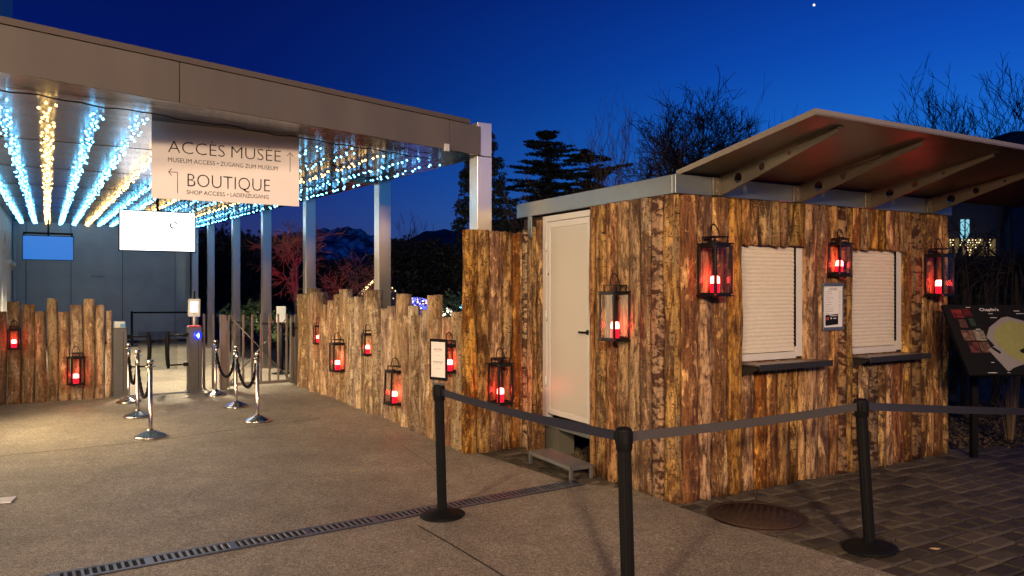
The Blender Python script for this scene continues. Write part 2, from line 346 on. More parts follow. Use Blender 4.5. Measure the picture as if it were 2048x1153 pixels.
def plaza_mat():
    m, nt, b, N, L = nmat('resin_bound_gravel')
    tc = N('ShaderNodeTexCoord')
    v = N('ShaderNodeTexVoronoi'); v.inputs['Scale'].default_value = 150; L(tc.outputs['Object'], v.inputs[0])
    v2 = N('ShaderNodeTexVoronoi'); v2.inputs['Scale'].default_value = 48; L(tc.outputs['Object'], v2.inputs[0])
    n1 = N('ShaderNodeTexNoise'); n1.inputs['Scale'].default_value = .55; n1.inputs['Detail'].default_value = 6; n1.inputs['Roughness'].default_value = .6; L(tc.outputs['Object'], n1.inputs[0])
    sep = N('ShaderNodeSeparateColor'); L(v.outputs['Color'], sep.inputs[0]); sep2 = N('ShaderNodeSeparateColor'); L(v2.outputs['Color'], sep2.inputs[0])
    r = N('ShaderNodeValToRGB'); e = r.color_ramp.elements; e[0].position = .1; e[0].color = (.17, .14, .09, 1); e[1].position = .9; e[1].color = (.42, .36, .29, 1)
    e.new(.5); e[1].position = .5; e[1].color = (.262, .228, .178, 1); e[2].position = .95; e[2].color = (.48, .43, .34, 1)
    L(sep.outputs[0], r.inputs[0])
    r2 = N('ShaderNodeMapRange'); r2.inputs['To Min'].default_value = .82; r2.inputs['To Max'].default_value = 1.15; L(sep2.outputs[0], r2.inputs[0])
    m1 = N('ShaderNodeMix'); m1.data_type = 'RGBA'; m1.blend_type = 'MULTIPLY'; m1.inputs[0].default_value = 1; L(r.outputs[0], m1.inputs[6]); L(r2.outputs[0], m1.inputs[7])
    r3 = N('ShaderNodeMapRange'); r3.inputs['From Min'].default_value = .3; r3.inputs['From Max'].default_value = .7; r3.inputs['To Min'].default_value = .66; r3.inputs['To Max'].default_value = 1.22; L(n1.outputs[0], r3.inputs[0])
    m2 = N('ShaderNodeMix'); m2.data_type = 'RGBA'; m2.blend_type = 'MULTIPLY'; m2.inputs[0].default_value = 1; L(m1.outputs[2], m2.inputs[6]); L(r3.outputs[0], m2.inputs[7])
    v3 = N('ShaderNodeTexVoronoi'); v3.inputs['Scale'].default_value = 2.6; L(tc.outputs['Object'], v3.inputs[0])
    sp = N('ShaderNodeMapRange'); sp.inputs['From Min'].default_value = .035; sp.inputs['From Max'].default_value = .055; sp.inputs['To Min'].default_value = .55; sp.inputs['To Max'].default_value = 1; L(v3.outputs['Distance'], sp.inputs[0])
    n5 = N('ShaderNodeTexNoise'); n5.inputs['Scale'].default_value = 3.2; n5.inputs['Detail'].default_value = 8; n5.inputs['Roughness'].default_value = .75; L(tc.outputs['Object'], n5.inputs[0])
    s5 = N('ShaderNodeMapRange'); s5.inputs['From Min'].default_value = .35; s5.inputs['From Max'].default_value = .7; s5.inputs['To Min'].default_value = .80; s5.inputs['To Max'].default_value = 1.16; L(n5.outputs[0], s5.inputs[0])
    mm = N('ShaderNodeMath'); mm.operation = 'MULTIPLY'; L(sp.outputs[0], mm.inputs[0]); L(s5.outputs[0], mm.inputs[1])
    m3 = N('ShaderNodeMix'); m3.data_type = 'RGBA'; m3.blend_type = 'MULTIPLY'; m3.inputs[0].default_value = 1; L(m2.outputs[2], m3.inputs[6]); L(mm.outputs[0], m3.inputs[7])
    L(m3.outputs[2], b.inputs['Base Color']); b.inputs['Roughness'].default_value = .60
    bp = N('ShaderNodeBump'); bp.inputs['Strength'].default_value = .5; bp.inputs['Distance'].default_value = .004; L(v.outputs['Distance'], bp.inputs['Height']); L(bp.outputs[0], b.inputs['Normal'])
    return m
M['plaza'] = plaza_mat()
def cobble_mat():
    m, nt, b, N, L = nmat('paving_setts')
    tc = N('ShaderNodeTexCoord'); at_ = N('ShaderNodeAttribute'); at_.attribute_name = 'tone'
    n = N('ShaderNodeTexNoise'); n.inputs['Scale'].default_value = 28; n.inputs['Detail'].default_value = 7; L(tc.outputs['Object'], n.inputs[0])
    r = N('ShaderNodeValToRGB'); e = r.color_ramp.elements; e[0].color = (.018, .016, .012, 1); e[1].color = (.115, .095, .068, 1)
    a = N('ShaderNodeMath'); a.operation = 'MULTIPLY_ADD'; L(n.outputs[0], a.inputs[0]); a.inputs[1].default_value = .6; L(at_.outputs['Fac'], a.inputs[2]); L(a.outputs[0], r.inputs[0])
    L(r.outputs[0], b.inputs['Base Color']); b.inputs['Roughness'].default_value = .68
    bp = N('ShaderNodeBump'); bp.inputs['Strength'].default_value = .6; bp.inputs['Distance'].default_value = .01; L(n.outputs[0], bp.inputs['Height']); L(bp.outputs[0], b.inputs['Normal'])
    return m
M['cobble'] = cobble_mat()
M['soil'] = pmat('garden_soil', (.035, .03, .018), .95, 0, .5, .8, .5, 8)
M['gravel'] = pmat('gravel_and_leaves', (.05, .037, .022), .9, 0, .7, 26, 1., 34)
def mountain_mat():
    m, nt, b, N, L = nmat('snowy_rock')
    tc = N('ShaderNodeTexCoord'); n = N('ShaderNodeTexNoise'); n.inputs['Scale'].default_value = .02; n.inputs['Detail'].default_value = 9; L(tc.outputs['Object'], n.inputs[0])
    r = N('ShaderNodeValToRGB'); e = r.color_ramp.elements; e[0].position = .47; e[0].color = (.05, .05, .08, 1); e[1].position = .62; e[1].color = (.42, .44, .5, 1)
    L(n.outputs[0], r.inputs[0]); L(r.outputs[0], b.inputs['Base Color']); b.inputs['Roughness'].default_value = .9; return m
M['mount'] = mountain_mat()
M['hill'] = pmat('wooded_hill', (.04, .045, .06), .95, 0, .3, .03)
# ------------------------------------------------------------------ ground
random.seed(5)
tag(obj('ground', MB().poly([(-900, -60, -.07), (1600, -60, -.07), (1600, 2600, -.07), (-900, 2600, -.07)]), M['soil']), kind='structure')
PE = [(9.2, -5.2), (2.275, 4.43), (1.41, 5.63), (1.04, 6.31), (.51, 6.57), (-.354, 7.72)]
C6 = Vector((-.366, 7.95, 0))                      # front left foot of the nearest canopy column
pl = [Vector((x, y, 0)) for x, y in PE]+[C6+E*.25+D*.2, C6+E*.25+D*19.2, C6-E*8+D*19.2, Vector((-30, 8, 0)), Vector((-30, -5.2, 0))]
tag(obj('plaza_floor', MB().prism([(p.x, p.y, 0) for p in pl], (0, 0, -.06)), M['plaza']), kind='structure')
def strip(name, pts, w, z, mat):
    mb = MB()
    for a, b in zip(pts, pts[1:]):
        a = Vector((a[0], a[1], z)); b = Vector((b[0], b[1], z)); n = (b-a).cross(Z).normalized()*w/2
        mb.poly([a-n, b-n, b+n, a+n])
    return tag(obj(name, mb, mat), kind='structure')
strip('floor_joint', [G(0, 914), G(300, 884), G(500, 856), G(640, 838)], .016, .004, M['joint'])
strip('floor_joint', [G(836, 1053), G(905, 1092), G(1010, 1156), G(1100, 1220)], .014, .004, M['joint'])
strip('floor_joint', [G(895, 966), G(860, 930), G(800, 890)], .005, .004, M['joint'])
# setts right of the plaza, one mesh (paving)
KX = Vector((.8703, .4926, 0)); KY = Vector((-.4926, .8703, 0)); K0 = Vector((1.301, 5.986, 0))
def cobbles():
    mb = MB(); tones = []
    def inside(p):
        if p.y > 8.05 or p.y < 3.0 or p.x < -.5 or p.x > 7.5: return False
        for a, b in zip(PE, PE[1:]):
            lo, hi = min(a[1], b[1]), max(a[1], b[1])
            if lo <= p.y <= hi:
                xe = a[0]+(b[0]-a[0])*(p.y-a[1])/(b[1]-a[1]); return p.x > xe-.22
        return p.x > -.4
    j = -24
    while j < 22:
        w = .148; i = -3.2+random.random()*.2
        while i < 8:
            l = random.uniform(.15, .25)
            c = K0+KX*(i+l/2)+KY*(j*w)
            if inside(c):
                z = -.012+random.uniform(-.004, .004); g = .007; b = .012
                tx, ty = random.uniform(-.01, .01), random.uniform(-.01, .01)
                vs = []
                for (dz, ins) in ((-.045, 0), (-.009, 0), (0, b)):
                    for sx, sy in ((-1, -1), (1, -1), (1, 1), (-1, 1)):
                        q = c+KX*sx*(l/2-g-ins+random.uniform(-.003, .003))+KY*sy*(w/2-g-ins+random.uniform(-.003, .003))
                        vs.append((q.x, q.y, z+dz+tx*sx*.4+ty*sy*.4))
                mb.add(vs, [(8, 9, 10, 11)]+[(r*4+k, r*4+(k+1) % 4, (r+1)*4+(k+1) % 4, (r+1)*4+k) for r in (0, 1) for k in range(4)])
                tones += [random.random()*.75-.1]*12
            i += l
        j += 1
    o = obj('paving_setts', mb, M['cobble'])
    a = o.data.attributes.new('tone', 'FLOAT', 'POINT'); a.data.foreach_set('value', tones)
    return tag(o, kind='structure')
cobbles()
def gravel_bed():
    mb = MB(); random.seed(9)
    for k in range(9000):
        t = random.random()
        x = random.uniform(2.6, 9.5); y = random.uniform(7.6, 11.5)
        if (Vector((x, y, 0))-K0).dot(KX) < 3.8 and (Vector((x, y, 0))-K0).dot(KY) < 2.6: continue
        if y < 7.95-(x-4.2)*.12: continue
        r = random.uniform(.012, .03); z = -.05; a = random.random()*6
        q = [(x+r*math.cos(a+i*1.57)*random.uniform(.6, 1.3), y+r*math.sin(a+i*1.57)*random.uniform(.6, 1.3), z+random.uniform(0, .012)) for i in range(4)]
        mb.add(q+[(x, y, z+random.uniform(.015, .035))], [(0, 1, 4), (1, 2, 4), (2, 3, 4), (3, 0, 4)], mi=random.choice((0, 0, 1)))
    for k in range(1500):       # the pebbles and dead leaves under the kiosk door
        q = K0+KX*random.uniform(.02, .75)+KY*random.uniform(1.1, 1.95); r = random.uniform(.01, .025)
        a = random.random()*6
        v = [(q.x+r*math.cos(a+i*1.57), q.y+r*math.sin(a+i*1.57), -.01+random.uniform(0, .02)) for i in range(4)]
        mb.add(v+[(q.x, q.y, .02+random.uniform(0, .02))], [(0, 1, 4), (1, 2, 4), (2, 3, 4), (3, 0, 4)], mi=random.choice((0, 0, 1)))
    tag(obj('gravel', mb, [M['gravel'], pmat('dead_leaves', (.11, .075, .04), .8)]), 'loose gravel and dead leaves beyond the setts', kind='stuff')
gravel_bed()
# ------------------------------------------------------------------ wooden cladding slabs and logs
def slab(o, ux, un, w, z0, z1, dep, seed, zstep=.10, wob=.006):
    """half-round plank: o foot of its left edge, ux along the wall, un outward"""
    rnd = random.Random(seed); nx = 8; nz = max(2, int((z1-z0)/zstep)); vs = []; fs = []
    ph = [rnd.uniform(0, 6.28) for _ in range(6)]
    for j in range(nz+1):
        z = z0+(z1-z0)*j/nz
        sh = wob*(math.sin(z*2.3+ph[0])+.6*math.sin(z*5.1+ph[1])); ww = w*(1+.04*math.sin(z*3.1+ph[2])+.02*math.sin(z*9+ph[3]))
        for i in range(nx+1):
            t = i/nx; c = math.sqrt(max(0, 1-(2*t-1)**2))
            d = dep*(.25+.75*c)+.004*math.sin(z*7+i*1.3+ph[4])*c+.003*math.sin(z*17+i*2.9+ph[5])*c+rnd.uniform(-.0015, .0015)
            if i in (0, nx): d = -.01
            p = Vector(o)+Vector(ux)*(w/2+(t-.5)*ww+sh)+Vector(un)*d
            vs.append((p.x, p.y, z+(0 if 0 < j < nz else rnd.uniform(-.004, .004)+(.012*math.sin(ph[0]*3+t*3) if j == 0 else 0))))
    m = nx+1
    fs = [(j*m+i, j*m+i+1, (j+1)*m+i+1, (j+1)*m+i) for j in range(nz) for i in range(nx)]
    mb = MB(); mb.add(vs, fs, 0, True)
    mb.f.append(tuple(nz*m+i for i in range(m))); mb.m.append(0); mb.sm.append(False)
    mb.f.append(tuple(reversed(range(m)))); mb.m.append(0); mb.sm.append(False)
    return mb
def roundlog(p, r, z1, seed, z0=-.02, lean=0.):
    rnd = random.Random(seed); n = 12; nz = max(4, int((z1-z0)/.14)); mb = MB(); vs = []
    ph = [rnd.uniform(0, 6.28) for _ in range(5)]
    for j in range(nz+1):
        z = z0+(z1-z0)*j/nz
        cx = p[0]+.006*math.sin(z*2.1+ph[0])+lean*z; cy = p[1]+.006*math.sin(z*1.7+ph[1])
        for k in range(n):
            a = 2*math.pi*k/n; rr = r*(1+.05*math.sin(z*4+ph[2]+k*.5)+.03*math.sin(a*3+ph[3])+rnd.uniform(-.012, .012)-.06*j/nz)
            vs.append((cx+rr*math.cos(a), cy+rr*math.sin(a), z+(rnd.uniform(-.006, .006) if j == nz else 0)))
    mb.add(vs, [(j*n+k, j*n+(k+1) % n, (j+1)*n+(k+1) % n, (j+1)*n+k) for j in range(nz) for k in range(n)], 0, True)
    mb.f.append(tuple(nz*n+k for k in range(n))); mb.m.append(0); mb.sm.append(False)
    return mb
SEED = [100]
def nseed(): SEED[0] += 1; return SEED[0]
def log_fence(label, o, d, pieces, depth=.05):
    """pieces: (px0, px1, top py): logs standing on the line o + u d"""
    t = thing('log_fence', label, 'fence', (o.x, o.y, 0))
    for k, (a, b, py) in enumerate(pieces):
        ua, ub = ualong(a, o, d), ualong(b, o, d); w = abs(ub-ua); p = o+d*(ua+ub)/2
        zt = zat(py, p.y)
        pp = p+d.cross(Z)*(-.010 if k % 2 else .014)
        obj('log', roundlog(pp, w/2*1.01, zt, nseed()), M['log'], t, world=True)
    return t
GO = Vector((-7.37, 10.94, 0))
log_fence('low fence of upright sawn logs at the left edge, left of the turnstile', GO+D*.06, E,
          [(-100, -68, 612), (-68, -40, 600), (-40, -14, 618), (-14, 13.6, 624), (13.6, 42.5, 604), (42.5, 71, 610), (71, 93.6, 624), (93.6, 117, 598), (117, 140, 625), (140, 166.6, 611), (166.6, 190, 599), (190, 211.5, 611), (211.5, 223.6, 622)])
B1a, B1b = Vector((-3.72, 13.30, 0)), Vector((-1.96, 10.4, 0)); d1 = (B1b-B1a).normalized()
log_fence('fence of thin uneven logs between the steel gate and the second column', B1a, d1,
          [(611, 623, 589), (623, 633, 578), (633, 645, 585), (645, 651, 610), (651, 661, 611), (661, 668, 602), (668, 673, 607), (673, 680, 590), (680, 686, 615), (686, 695, 580), (695, 700, 602), (700, 709, 596), (709, 717, 618), (717, 729, 594), (729, 735, 609), (735, 743, 628), (743, 757, 581)])
B2a, B2b = Vector((-1.80, 10.2, 0)), Vector((-.46, 7.80, 0)); d2 = (B2b-B2a).normalized()
log_fence('fence of thin uneven logs between the second column and the tall corner wall', B2a, d2,
          [(756, 767, 618), (767, 773, 619), (773, 782, 618), (782, 791, 613), (791, 800, 640), (800, 812, 589), (812, 823, 629), (823, 832, 613), (832, 843, 632), (843, 851, 637), (851, 861, 621), (861, 874, 591), (874, 886, 638), (886, 895, 655), (895, 909, 635), (909, 922, 625), (922, 934, 653)])
def corner_wall():
    t = thing('log_screen', 'tall wall of dark split logs left of the kiosk door, with a lantern', 'wooden wall', (-.38, 7.75, 0))
    a, b = Vector((-.44, 7.74, 0)), Vector((.075, 8.10, 0)); d = (b-a).normalized(); n = Vector((d.y, -d.x, 0))
    for a_, b_, y in [(925, 953.6, 463), (953.6, 978, 462), (978, 1003, 464), (1003, 1022, 464), (1022, 1042, 466)]:
        u0, u1 = ualong(a_, a, d), ualong(b_, a, d)
        obj('log', slab(a+d*u0, d, n, u1-u0, -.02, zat(y, 7.9), .05, nseed()), M['clad'], t, world=True)
    mb = MB(); mb.prism([a-n*.012-d*.0, b-n*.012, b-n*.06, a-n*.06], (0, 0, 2.28))
    obj('backing_board', mb, M['wallcore'], t, world=True)
corner_wall()
# ------------------------------------------------------------------ kiosk (local frame: x along the counter front, y into the depth)
def text_mb(body, x, z, w, h, place, off=-.012, ext=.001, align='L'):
    """lettering as a mesh: lower left corner at (x, z), w wide, capitals h high; place(u, v, d) -> world"""
    c = bpy.data.curves.new('txt', 'FONT'); c.body = body; c.size = 1; c.offset = off; c.resolution_u = 3
    o = bpy.data.objects.new('txt', c); COL.objects.link(o); bpy.context.view_layer.update()
    me = bpy.data.meshes.new_from_object(o.evaluated_get(bpy.context.evaluated_depsgraph_get()))
    xs = [v.co.x for v in me.vertices]; x0, x1 = min(xs), max(xs)
    mb = MB(); k = w/(x1-x0); kz = h/.73
    mb.add([place(x+(v.co.x-x0)*k, z+v.co.y*kz, 0) for v in me.vertices], [tuple(p.vertices) for p in me.polygons])
    bpy.data.objects.remove(o); bpy.data.curves.remove(c); bpy.data.meshes.remove(me)
    return mb
ZT = 2.446
def kiosk():
    k = thing('ticket_kiosk', 'log clad ticket kiosk with two closed shutters and a slanting canopy', 'kiosk', K0, math.atan2(KX.y, KX.x))
    L_ = 3.66; DP = 2.40
    # carcass behind the planks
    c = MB(); W1, W2 = (.712, 1.50), (2.135, 2.945); zb, zt = 1.09, 2.065
    c.box(.0, L_, .10, .13, ZT, 2.5)
    for x0, x1 in ((0.0, W1[0]), (W1[1], W2[0]), (W2[1], L_)): c.box(x0, x1, .012, .10, -.05, ZT)
    for x0, x1 in (W1, W2): c.box(x0, x1, .012, .10, -.05, zb-.02); c.box(x0, x1, .012, .10, zt+.01, ZT)
    c.box(L_-.06, L_-.002, .10, DP, -.05, ZT); c.box(0.012, .08, .10, 1.06, -.05, ZT); c.box(0.012, .10, 1.98, DP, .0, ZT); c.box(.08, L_-.06, DP-.05, DP, -.05, ZT)
    c.box(.14, L_-.06, .14, DP-.05, .30, .34)
    obj('carcass', c, M['wallcore'], k)
    # planks of the left side, from the corner back to the door
    sx = [1363, 1335, 1309.6, 1286.6, 1264, 1240, 1219, 1197, 1187.5]
    us = [ualong(p, K0, KY) for p in sx]; us[0] = -.03
    for i, (a, b) in enumerate(zip(us, us[1:])):
        obj('plank', slab((0, b, 0), (0, -1, 0), (-1, 0, 0), b-a, -.02, ZT+.0, .064, nseed()), M['chip' if i == 1 else 'clad'], k)
    cs = [2.49, 2.36, 2.26, 2.16, 2.07, 1.975]; ct = [2.30, 2.315, 2.31, 2.335, 2.40]
    for i, (a, b) in enumerate(zip(cs[1:], cs)):
        obj('plank', slab((0, b, 0), (0, -1, 0), (-1, 0, 0), b-a, -.02, ct[i], .05, nseed()), M['chip' if i == 1 else 'clad'], k)
    obj('plank', roundlog((.012, .012), .052, ZT, nseed()), M['clad'], k)      # corner log
    fx = [1362, 1393.7, 1418.5, 1452, 1478]
    fu = [ualong(p, K0, KX) for p in fx]; fu[0] = .03; fu[-1] = W1[0]
    for a, b in zip(fu, fu[1:]): obj('plank', slab((a, 0, 0), (1, 0, 0), (0, -1, 0), b-a, -.02, ZT, .062, nseed()), M['clad'], k)
    rnd = random.Random(4)
    def run(x0, x1, z0, z1):
        x = x0
        while x < x1-.01:
            w = rnd.uniform(.085, .165); w = x1-x if x1-x-w < .08 else w
            obj('plank', slab((x, 0, 0), (1, 0, 0), (0, -1, 0), w, z0, z1, rnd.uniform(.045, .068), nseed(), wob=.004), M['chip' if rnd.random() < .07 else 'clad'], k); x += w
    run(W1[0], W1[1], zt+.0, ZT); run(W1[0], W1[1], -.02, zb-.02)
    run(W1[1], W2[0], -.02, ZT); run(W2[0], W2[1], zt, ZT); run(W2[0], W2[1], -.02, zb-.02)
    run(W2[1], L_+.02, -.02, ZT)
    # roof edge band and roof
    mb = MB(); o_ = .045; zt2 = 2.602
    for x0, x1, y0, y1 in ((-o_, L_+o_, -o_-.012, -o_+.03), (-o_, -o_+.04, -o_+.03, DP+.06), (L_+o_-.04, L_+o_, -o_+.03, DP+.06), (-o_+.04, L_+o_-.04, DP+.02, DP+.06)):
        mb.bbox(x0, x1, y0, y1, ZT+.004, zt2, .004)
    obj('roof_edge', mb, M['kmetal'], k)
    mb = MB(); mb.box(-o_+.04, L_+o_-.04, -o_+.03, DP+.02, ZT+.03, zt2-.03); obj('roof', mb, M['slate'], k)
    # support lug at the far left corner of the roof, with two bolts
    mb = MB(); mb.bbox(-.055, -.043, 2.13, 2.21, 2.22, ZT+.002, .002)
    for z in (2.39, 2.31): mb.tube([(-.061, 2.17, z), (-.055, 2.17, z)], .014, 8)
    obj('lug', mb, M['kmetal'], k)
    # door
    d = MB(); y0, y1 = 1.09, 1.965; zf = .43; ztop = 2.43
    d.bbox(-.022, .06, y0, y0+.045, .30, ztop, .003); d.bbox(-.022, .06, y1-.075, y1, .30, ztop, .003); d.bbox(-.022, .06, y0+.045, y1-.075, ztop-.06, ztop, .003)
    obj('door_frame', d, M['doorframe'], k)
    lf = MB(); a, b = y0+.05, y1-.08
    lf.box(-.012, .02, a+.04, b-.055, zf+.05, ztop-.125)
    dr = obj('door', lf, M['door'], k)
    rim = MB(); rim.bbox(-.020, .025, a, a+.04, zf, ztop-.065, .003); rim.bbox(-.020, .025, b-.055, b, zf, ztop-.065, .003)
    rim.bbox(-.020, .025, a+.04, b-.055, zf, zf+.05, .003); rim.bbox(-.020, .025, a+.04, b-.055, ztop-.125, ztop-.065, .003)
    obj('door_rim', rim, M['doorframe'], dr)
    hd = MB(); hd.tube([(-.02, a+.03, 1.285), (-.06, a+.03, 1.285), (-.062, a+.12, 1.285)], .010, 8); hd.bbox(-.03, -.018, a+.016, a+.044, 1.262, 1.308, .002)
    obj('handle', hd, M['black'], dr)
    for z in (.75, 1.42, 2.12): hg = MB(); hg.tube([(-.03, b+.004, z-.05), (-.03, b+.004, z+.05)], .012, 8); obj('hinge', hg, M['doorframe'], dr)
    kk = MB(); kk.tube([(-.026, b-.03, 1.84), (-.018, b-.03, 1.84)], .009, 8); obj('lock', kk, M['ink'], dr)
    ap = MB(); ap.prism([(-.03, y0, .30), (-.03, y1-.01, .30), (-.03, y1-.01, .385), (-.03, y0, .425)], (.06, 0, 0)); obj('threshold', ap, M['kmetal'], k)
    pf = MB(); pf.box(.02, .20, 1.72, 1.97, -.05, .30); obj('plinth', pf, M['facade'], k)
    # shutters
    for x0, x1 in (W1, W2):
        fr = MB(); fr.bbox(x1-.085, x1-.004, -.0, .055, zb, zt, .003); fr.bbox(x0+.004, x0+.03, .0, .055, zb, zt, .003); fr.bbox(x0+.03, x1-.085, .0, .055, zb-.015, zb+.045, .003)
        wf = obj('window_frame', fr, M['doorframe'], k)
        n = 27; s = MB(); z = zb+.05; hh = (zt-z)/n; prof = []
        for i in range(n):
            for t in (0, .25, .5, .75, .93, .96): prof.append((.022-.004*math.sin(math.pi*min(1, t/.93)) + (.004 if t > .92 else 0), z+hh*(i+t)))
        vs = []
        for yy, zz in prof: vs += [(x0+.03, yy, zz), (x1-.09, yy, zz)]
        s.add(vs, [(2*i, 2*i+1, 2*i+3, 2*i+2) for i in range(len(prof)-1)]); s.box(x0+.03, x1-.09, .035, .045, z, zt)
        obj('shutter', s, M['shutter'], k, fix=False)
        g = MB(); g.box(x1-.092, x1-.086, .0, .03, zb+.09, zt); obj('shutter_guide', g, M['ink'], wf)
        # counter shelf with two triangular brackets
        sh = MB(); xs0, xs1 = x0-.02, x1+.10
        sh.bbox(xs0, xs1, -.235, .0, 1.052, 1.066, .003); so = obj('counter_shelf', sh, M['shelf'], k)
        ed = MB(); ed.bbox(xs0, xs1, -.241, -.233, 1.018, 1.070, .002); obj('shelf_edge', ed, M['shelf_dark'], so)
        for xb in (xs0+.03, xs1-.22):
            br = MB(); br.prism([(xb, -.02, 1.05), (xb, -.215, 1.05), (xb, -.215, 1.035), (xb, -.02, .95)], (.008, 0, 0)); obj('shelf_bracket', br, M['shelf_dark'], so)
    # slanting canopy and its five tapered brackets with round holes
    cx0, cx1 = .035, 5.1; ya, za = .02, 2.606; yb, zb2 = -1.30, 2.832; th = .042
    top = MB(); n = Vector((0, -(zb2-za), (yb-ya)*-1)).normalized()
    A, B = Vector((0, ya, za)), Vector((0, yb, zb2)); dv = (B-A).normalized(); nn = Vector((0, dv.z, -dv.y))
    if nn.z < 0: nn = -nn
    pr = [A, B, B+nn*.006, A+nn*.006]
    top.prism([Vector((cx0+.004, p.y, p.z)) for p in pr], (cx1-cx0-.008, 0, 0)); cp = obj('canopy', top, M['wing'], k)
    ed = MB(); w = .03
    def bar(p, q, x0, x1):
        ed.prism([Vector((x0, *v)) for v in ((p.y, p.z), (q.y, q.z), (q.y+nn.y*th, q.z+nn.z*th), (p.y+nn.y*th, p.z+nn.z*th))], (x1-x0, 0, 0))
    lo = A-nn*.004; hi = B-nn*.004
    bar(lo, hi, cx0, cx0+.008); bar(hi-dv*.008, hi, cx0+.008, cx1)
    ed.prism([Vector((cx0+.008, *v)) for v in ((A.y, A.z+th*.6), (B.y+.01, B.z+th*.6), (B.y+.01, B.z+th*.95), (A.y, A.z+th*.95))], (cx1-cx0-.01, 0, 0))
    obj('canopy_edge', ed, M['wingedge'], cp)
    for t in (.377, 1.335, 2.315, 3.288, 4.26):
        if t > L_: continue
        # tapered web: wall end deep, tip shallow, with holes cut as real openings
        y0b, y1b = -.065, -1.17
        def zu(y): return za+(ya-y)*(zb2-za)/(ya-yb)-.010
        def zl(y):
            f = (y0b-y)/(y0b-y1b); return (ZT+.01)*(1-f)+(zu(y1b)-.022)*f
        holes = [(-.26, .042), (-.50, .031), (-.76, .014)]
        import bmesh
        bm = bmesh.new(); x = t+.045
        ring = [(y0b, zu(y0b)), (y1b, zu(y1b)), (y1b, zl(y1b)), (y0b, zl(y0b))]
        ev = [bm.verts.new((x, *p)) for p in ring]; es = [bm.edges.new((ev[i], ev[(i+1) % 4])) for i in range(4)]
        for hy, hr in holes:
            hz = (zu(hy)+zl(hy))/2; hv = [bm.verts.new((x, hy+hr*math.cos(a*math.pi/8), hz+hr*math.sin(a*math.pi/8))) for a in range(16)]
            es += [bm.edges.new((hv[i], hv[(i+1) % 16])) for i in range(16)]
        bmesh.ops.triangle_fill(bm, use_beauty=True, use_dissolve=False, edges=es)
        r = bmesh.ops.extrude_face_region(bm, geom=bm.faces[:]); bmesh.ops.translate(bm, verts=[v for v in r['geom'] if isinstance(v, bmesh.types.BMVert)], vec=(.008, 0, 0))
        bmesh.ops.recalc_face_normals(bm, faces=bm.faces)
        me = bpy.data.meshes.new('bracket'); bm.to_mesh(me); bm.free(); me.materials.append(M['bracket'])
        bo = bpy.data.objects.new('bracket', me); COL.objects.link(bo); bo.parent = k
        fl = MB(); fl.bbox(t-.035, t+.055, -.072, -.0595, ZT+.01, 2.60, .002)
        f0, f1 = Vector((0, y0b, zl(y0b))), Vector((0, y1b, zl(y1b)))
        fl.prism([(t+.043, f0.y, f0.z-.006), (t+.043, f1.y, f1.z-.006), (t+.043, f1.y, f1.z-.001), (t+.043, f0.y, f0.z-.001)], (.022, 0, 0))
        fl.prism([(t+.02, -.85, zu(-.85)+.001), (t+.02, y1b-.03, zu(y1b-.03)+.001), (t+.02, y1b-.03, zu(y1b-.03)+.007), (t+.02, -.85, zu(-.85)+.007)], (.05, 0, 0))
        obj('flange', fl, M['bracket'], bo)
        for z in (2.49, 2.56): bt = MB(); bt.tube([(t-.005, -.084, z), (t-.005, -.072, z)], .008, 6); obj('bolt', bt, M['chrome'], bo)
    return k
KI = kiosk()
# price list in a clip frame between the windows
def price_list():
    rz = math.atan2(KX.y, KX.x); x0 = ualong(1643, K0-KY*.05, KX); x1 = ualong(1684, K0-KY*.05, KX)
    Ym = (K0+KX*(x0+x1)/2).y; z1, z0 = zat(567, Ym), zat(661, Ym)
    p = K0-KY*.062+KX*x0; t = thing('price_list', 'narrow silver framed price list between the two shutters', 'notice', (p.x, p.y, z0), rz)
    w, h = x1-x0, z1-z0
    f = MB(); f.bbox(0, w, -.008, .014, 0, .03, .002); f.bbox(0, w, -.008, .014, h-.03, h, .002); f.bbox(0, .014, -.006, .014, .03, h-.03, .002); f.bbox(w-.014, w, -.006, .014, .03, h-.03, .002)
    obj('frame', f, M['kmetal'], t)
    s = MB(); s.box(.012, w-.012, .0, .006, .03, h-.03); sh = obj('sheet', s, M['paper'], t)
    a = MB(); rnd = random.Random(3)
    z = h-.045
    a.box(w*.32, w*.68, -.002, -.0008, z-.006, z); z -= .014; a.box(w*.25, w*.72, -.002, -.0008, z-.006, z)
    while z > h*.40:
        z -= .0165+rnd.random()*.006
        a.box(w*.14, w*(.3+rnd.random()*.25), -.002, -.0008, z-.004, z); a.box(w*.78, w*.88, -.002, -.0008, z-.004, z)
    obj('lines', a, M['inkgrey'], sh)
    b = MB(); b.prism([(w*.13, -.003, h*.10), (w*.74, -.003, h*.125), (w*.74, -.003, h*.345), (w*.13, -.003, h*.325)], (0, .002, 0)); bl = obj('black_notice', b, M['ink'], sh)
    c = MB(); c.box(w*.32, w*.70, -.005, -.0035, h*.305, h*.315); c.box(w*.36, w*.42, -.005, -.0035, h*.24, h*.27); c.box(w*.5, w*.64, -.005, -.0035, h*.245, h*.26)
    obj('heading', c, M['paper'], bl)
    r_ = MB(); r_.box(w*.15, w*.28, -.005, -.0035, h*.22, h*.28); obj('picture', r_, pmat('faded_red', (.35, .08, .06), .6), bl)
price_list()
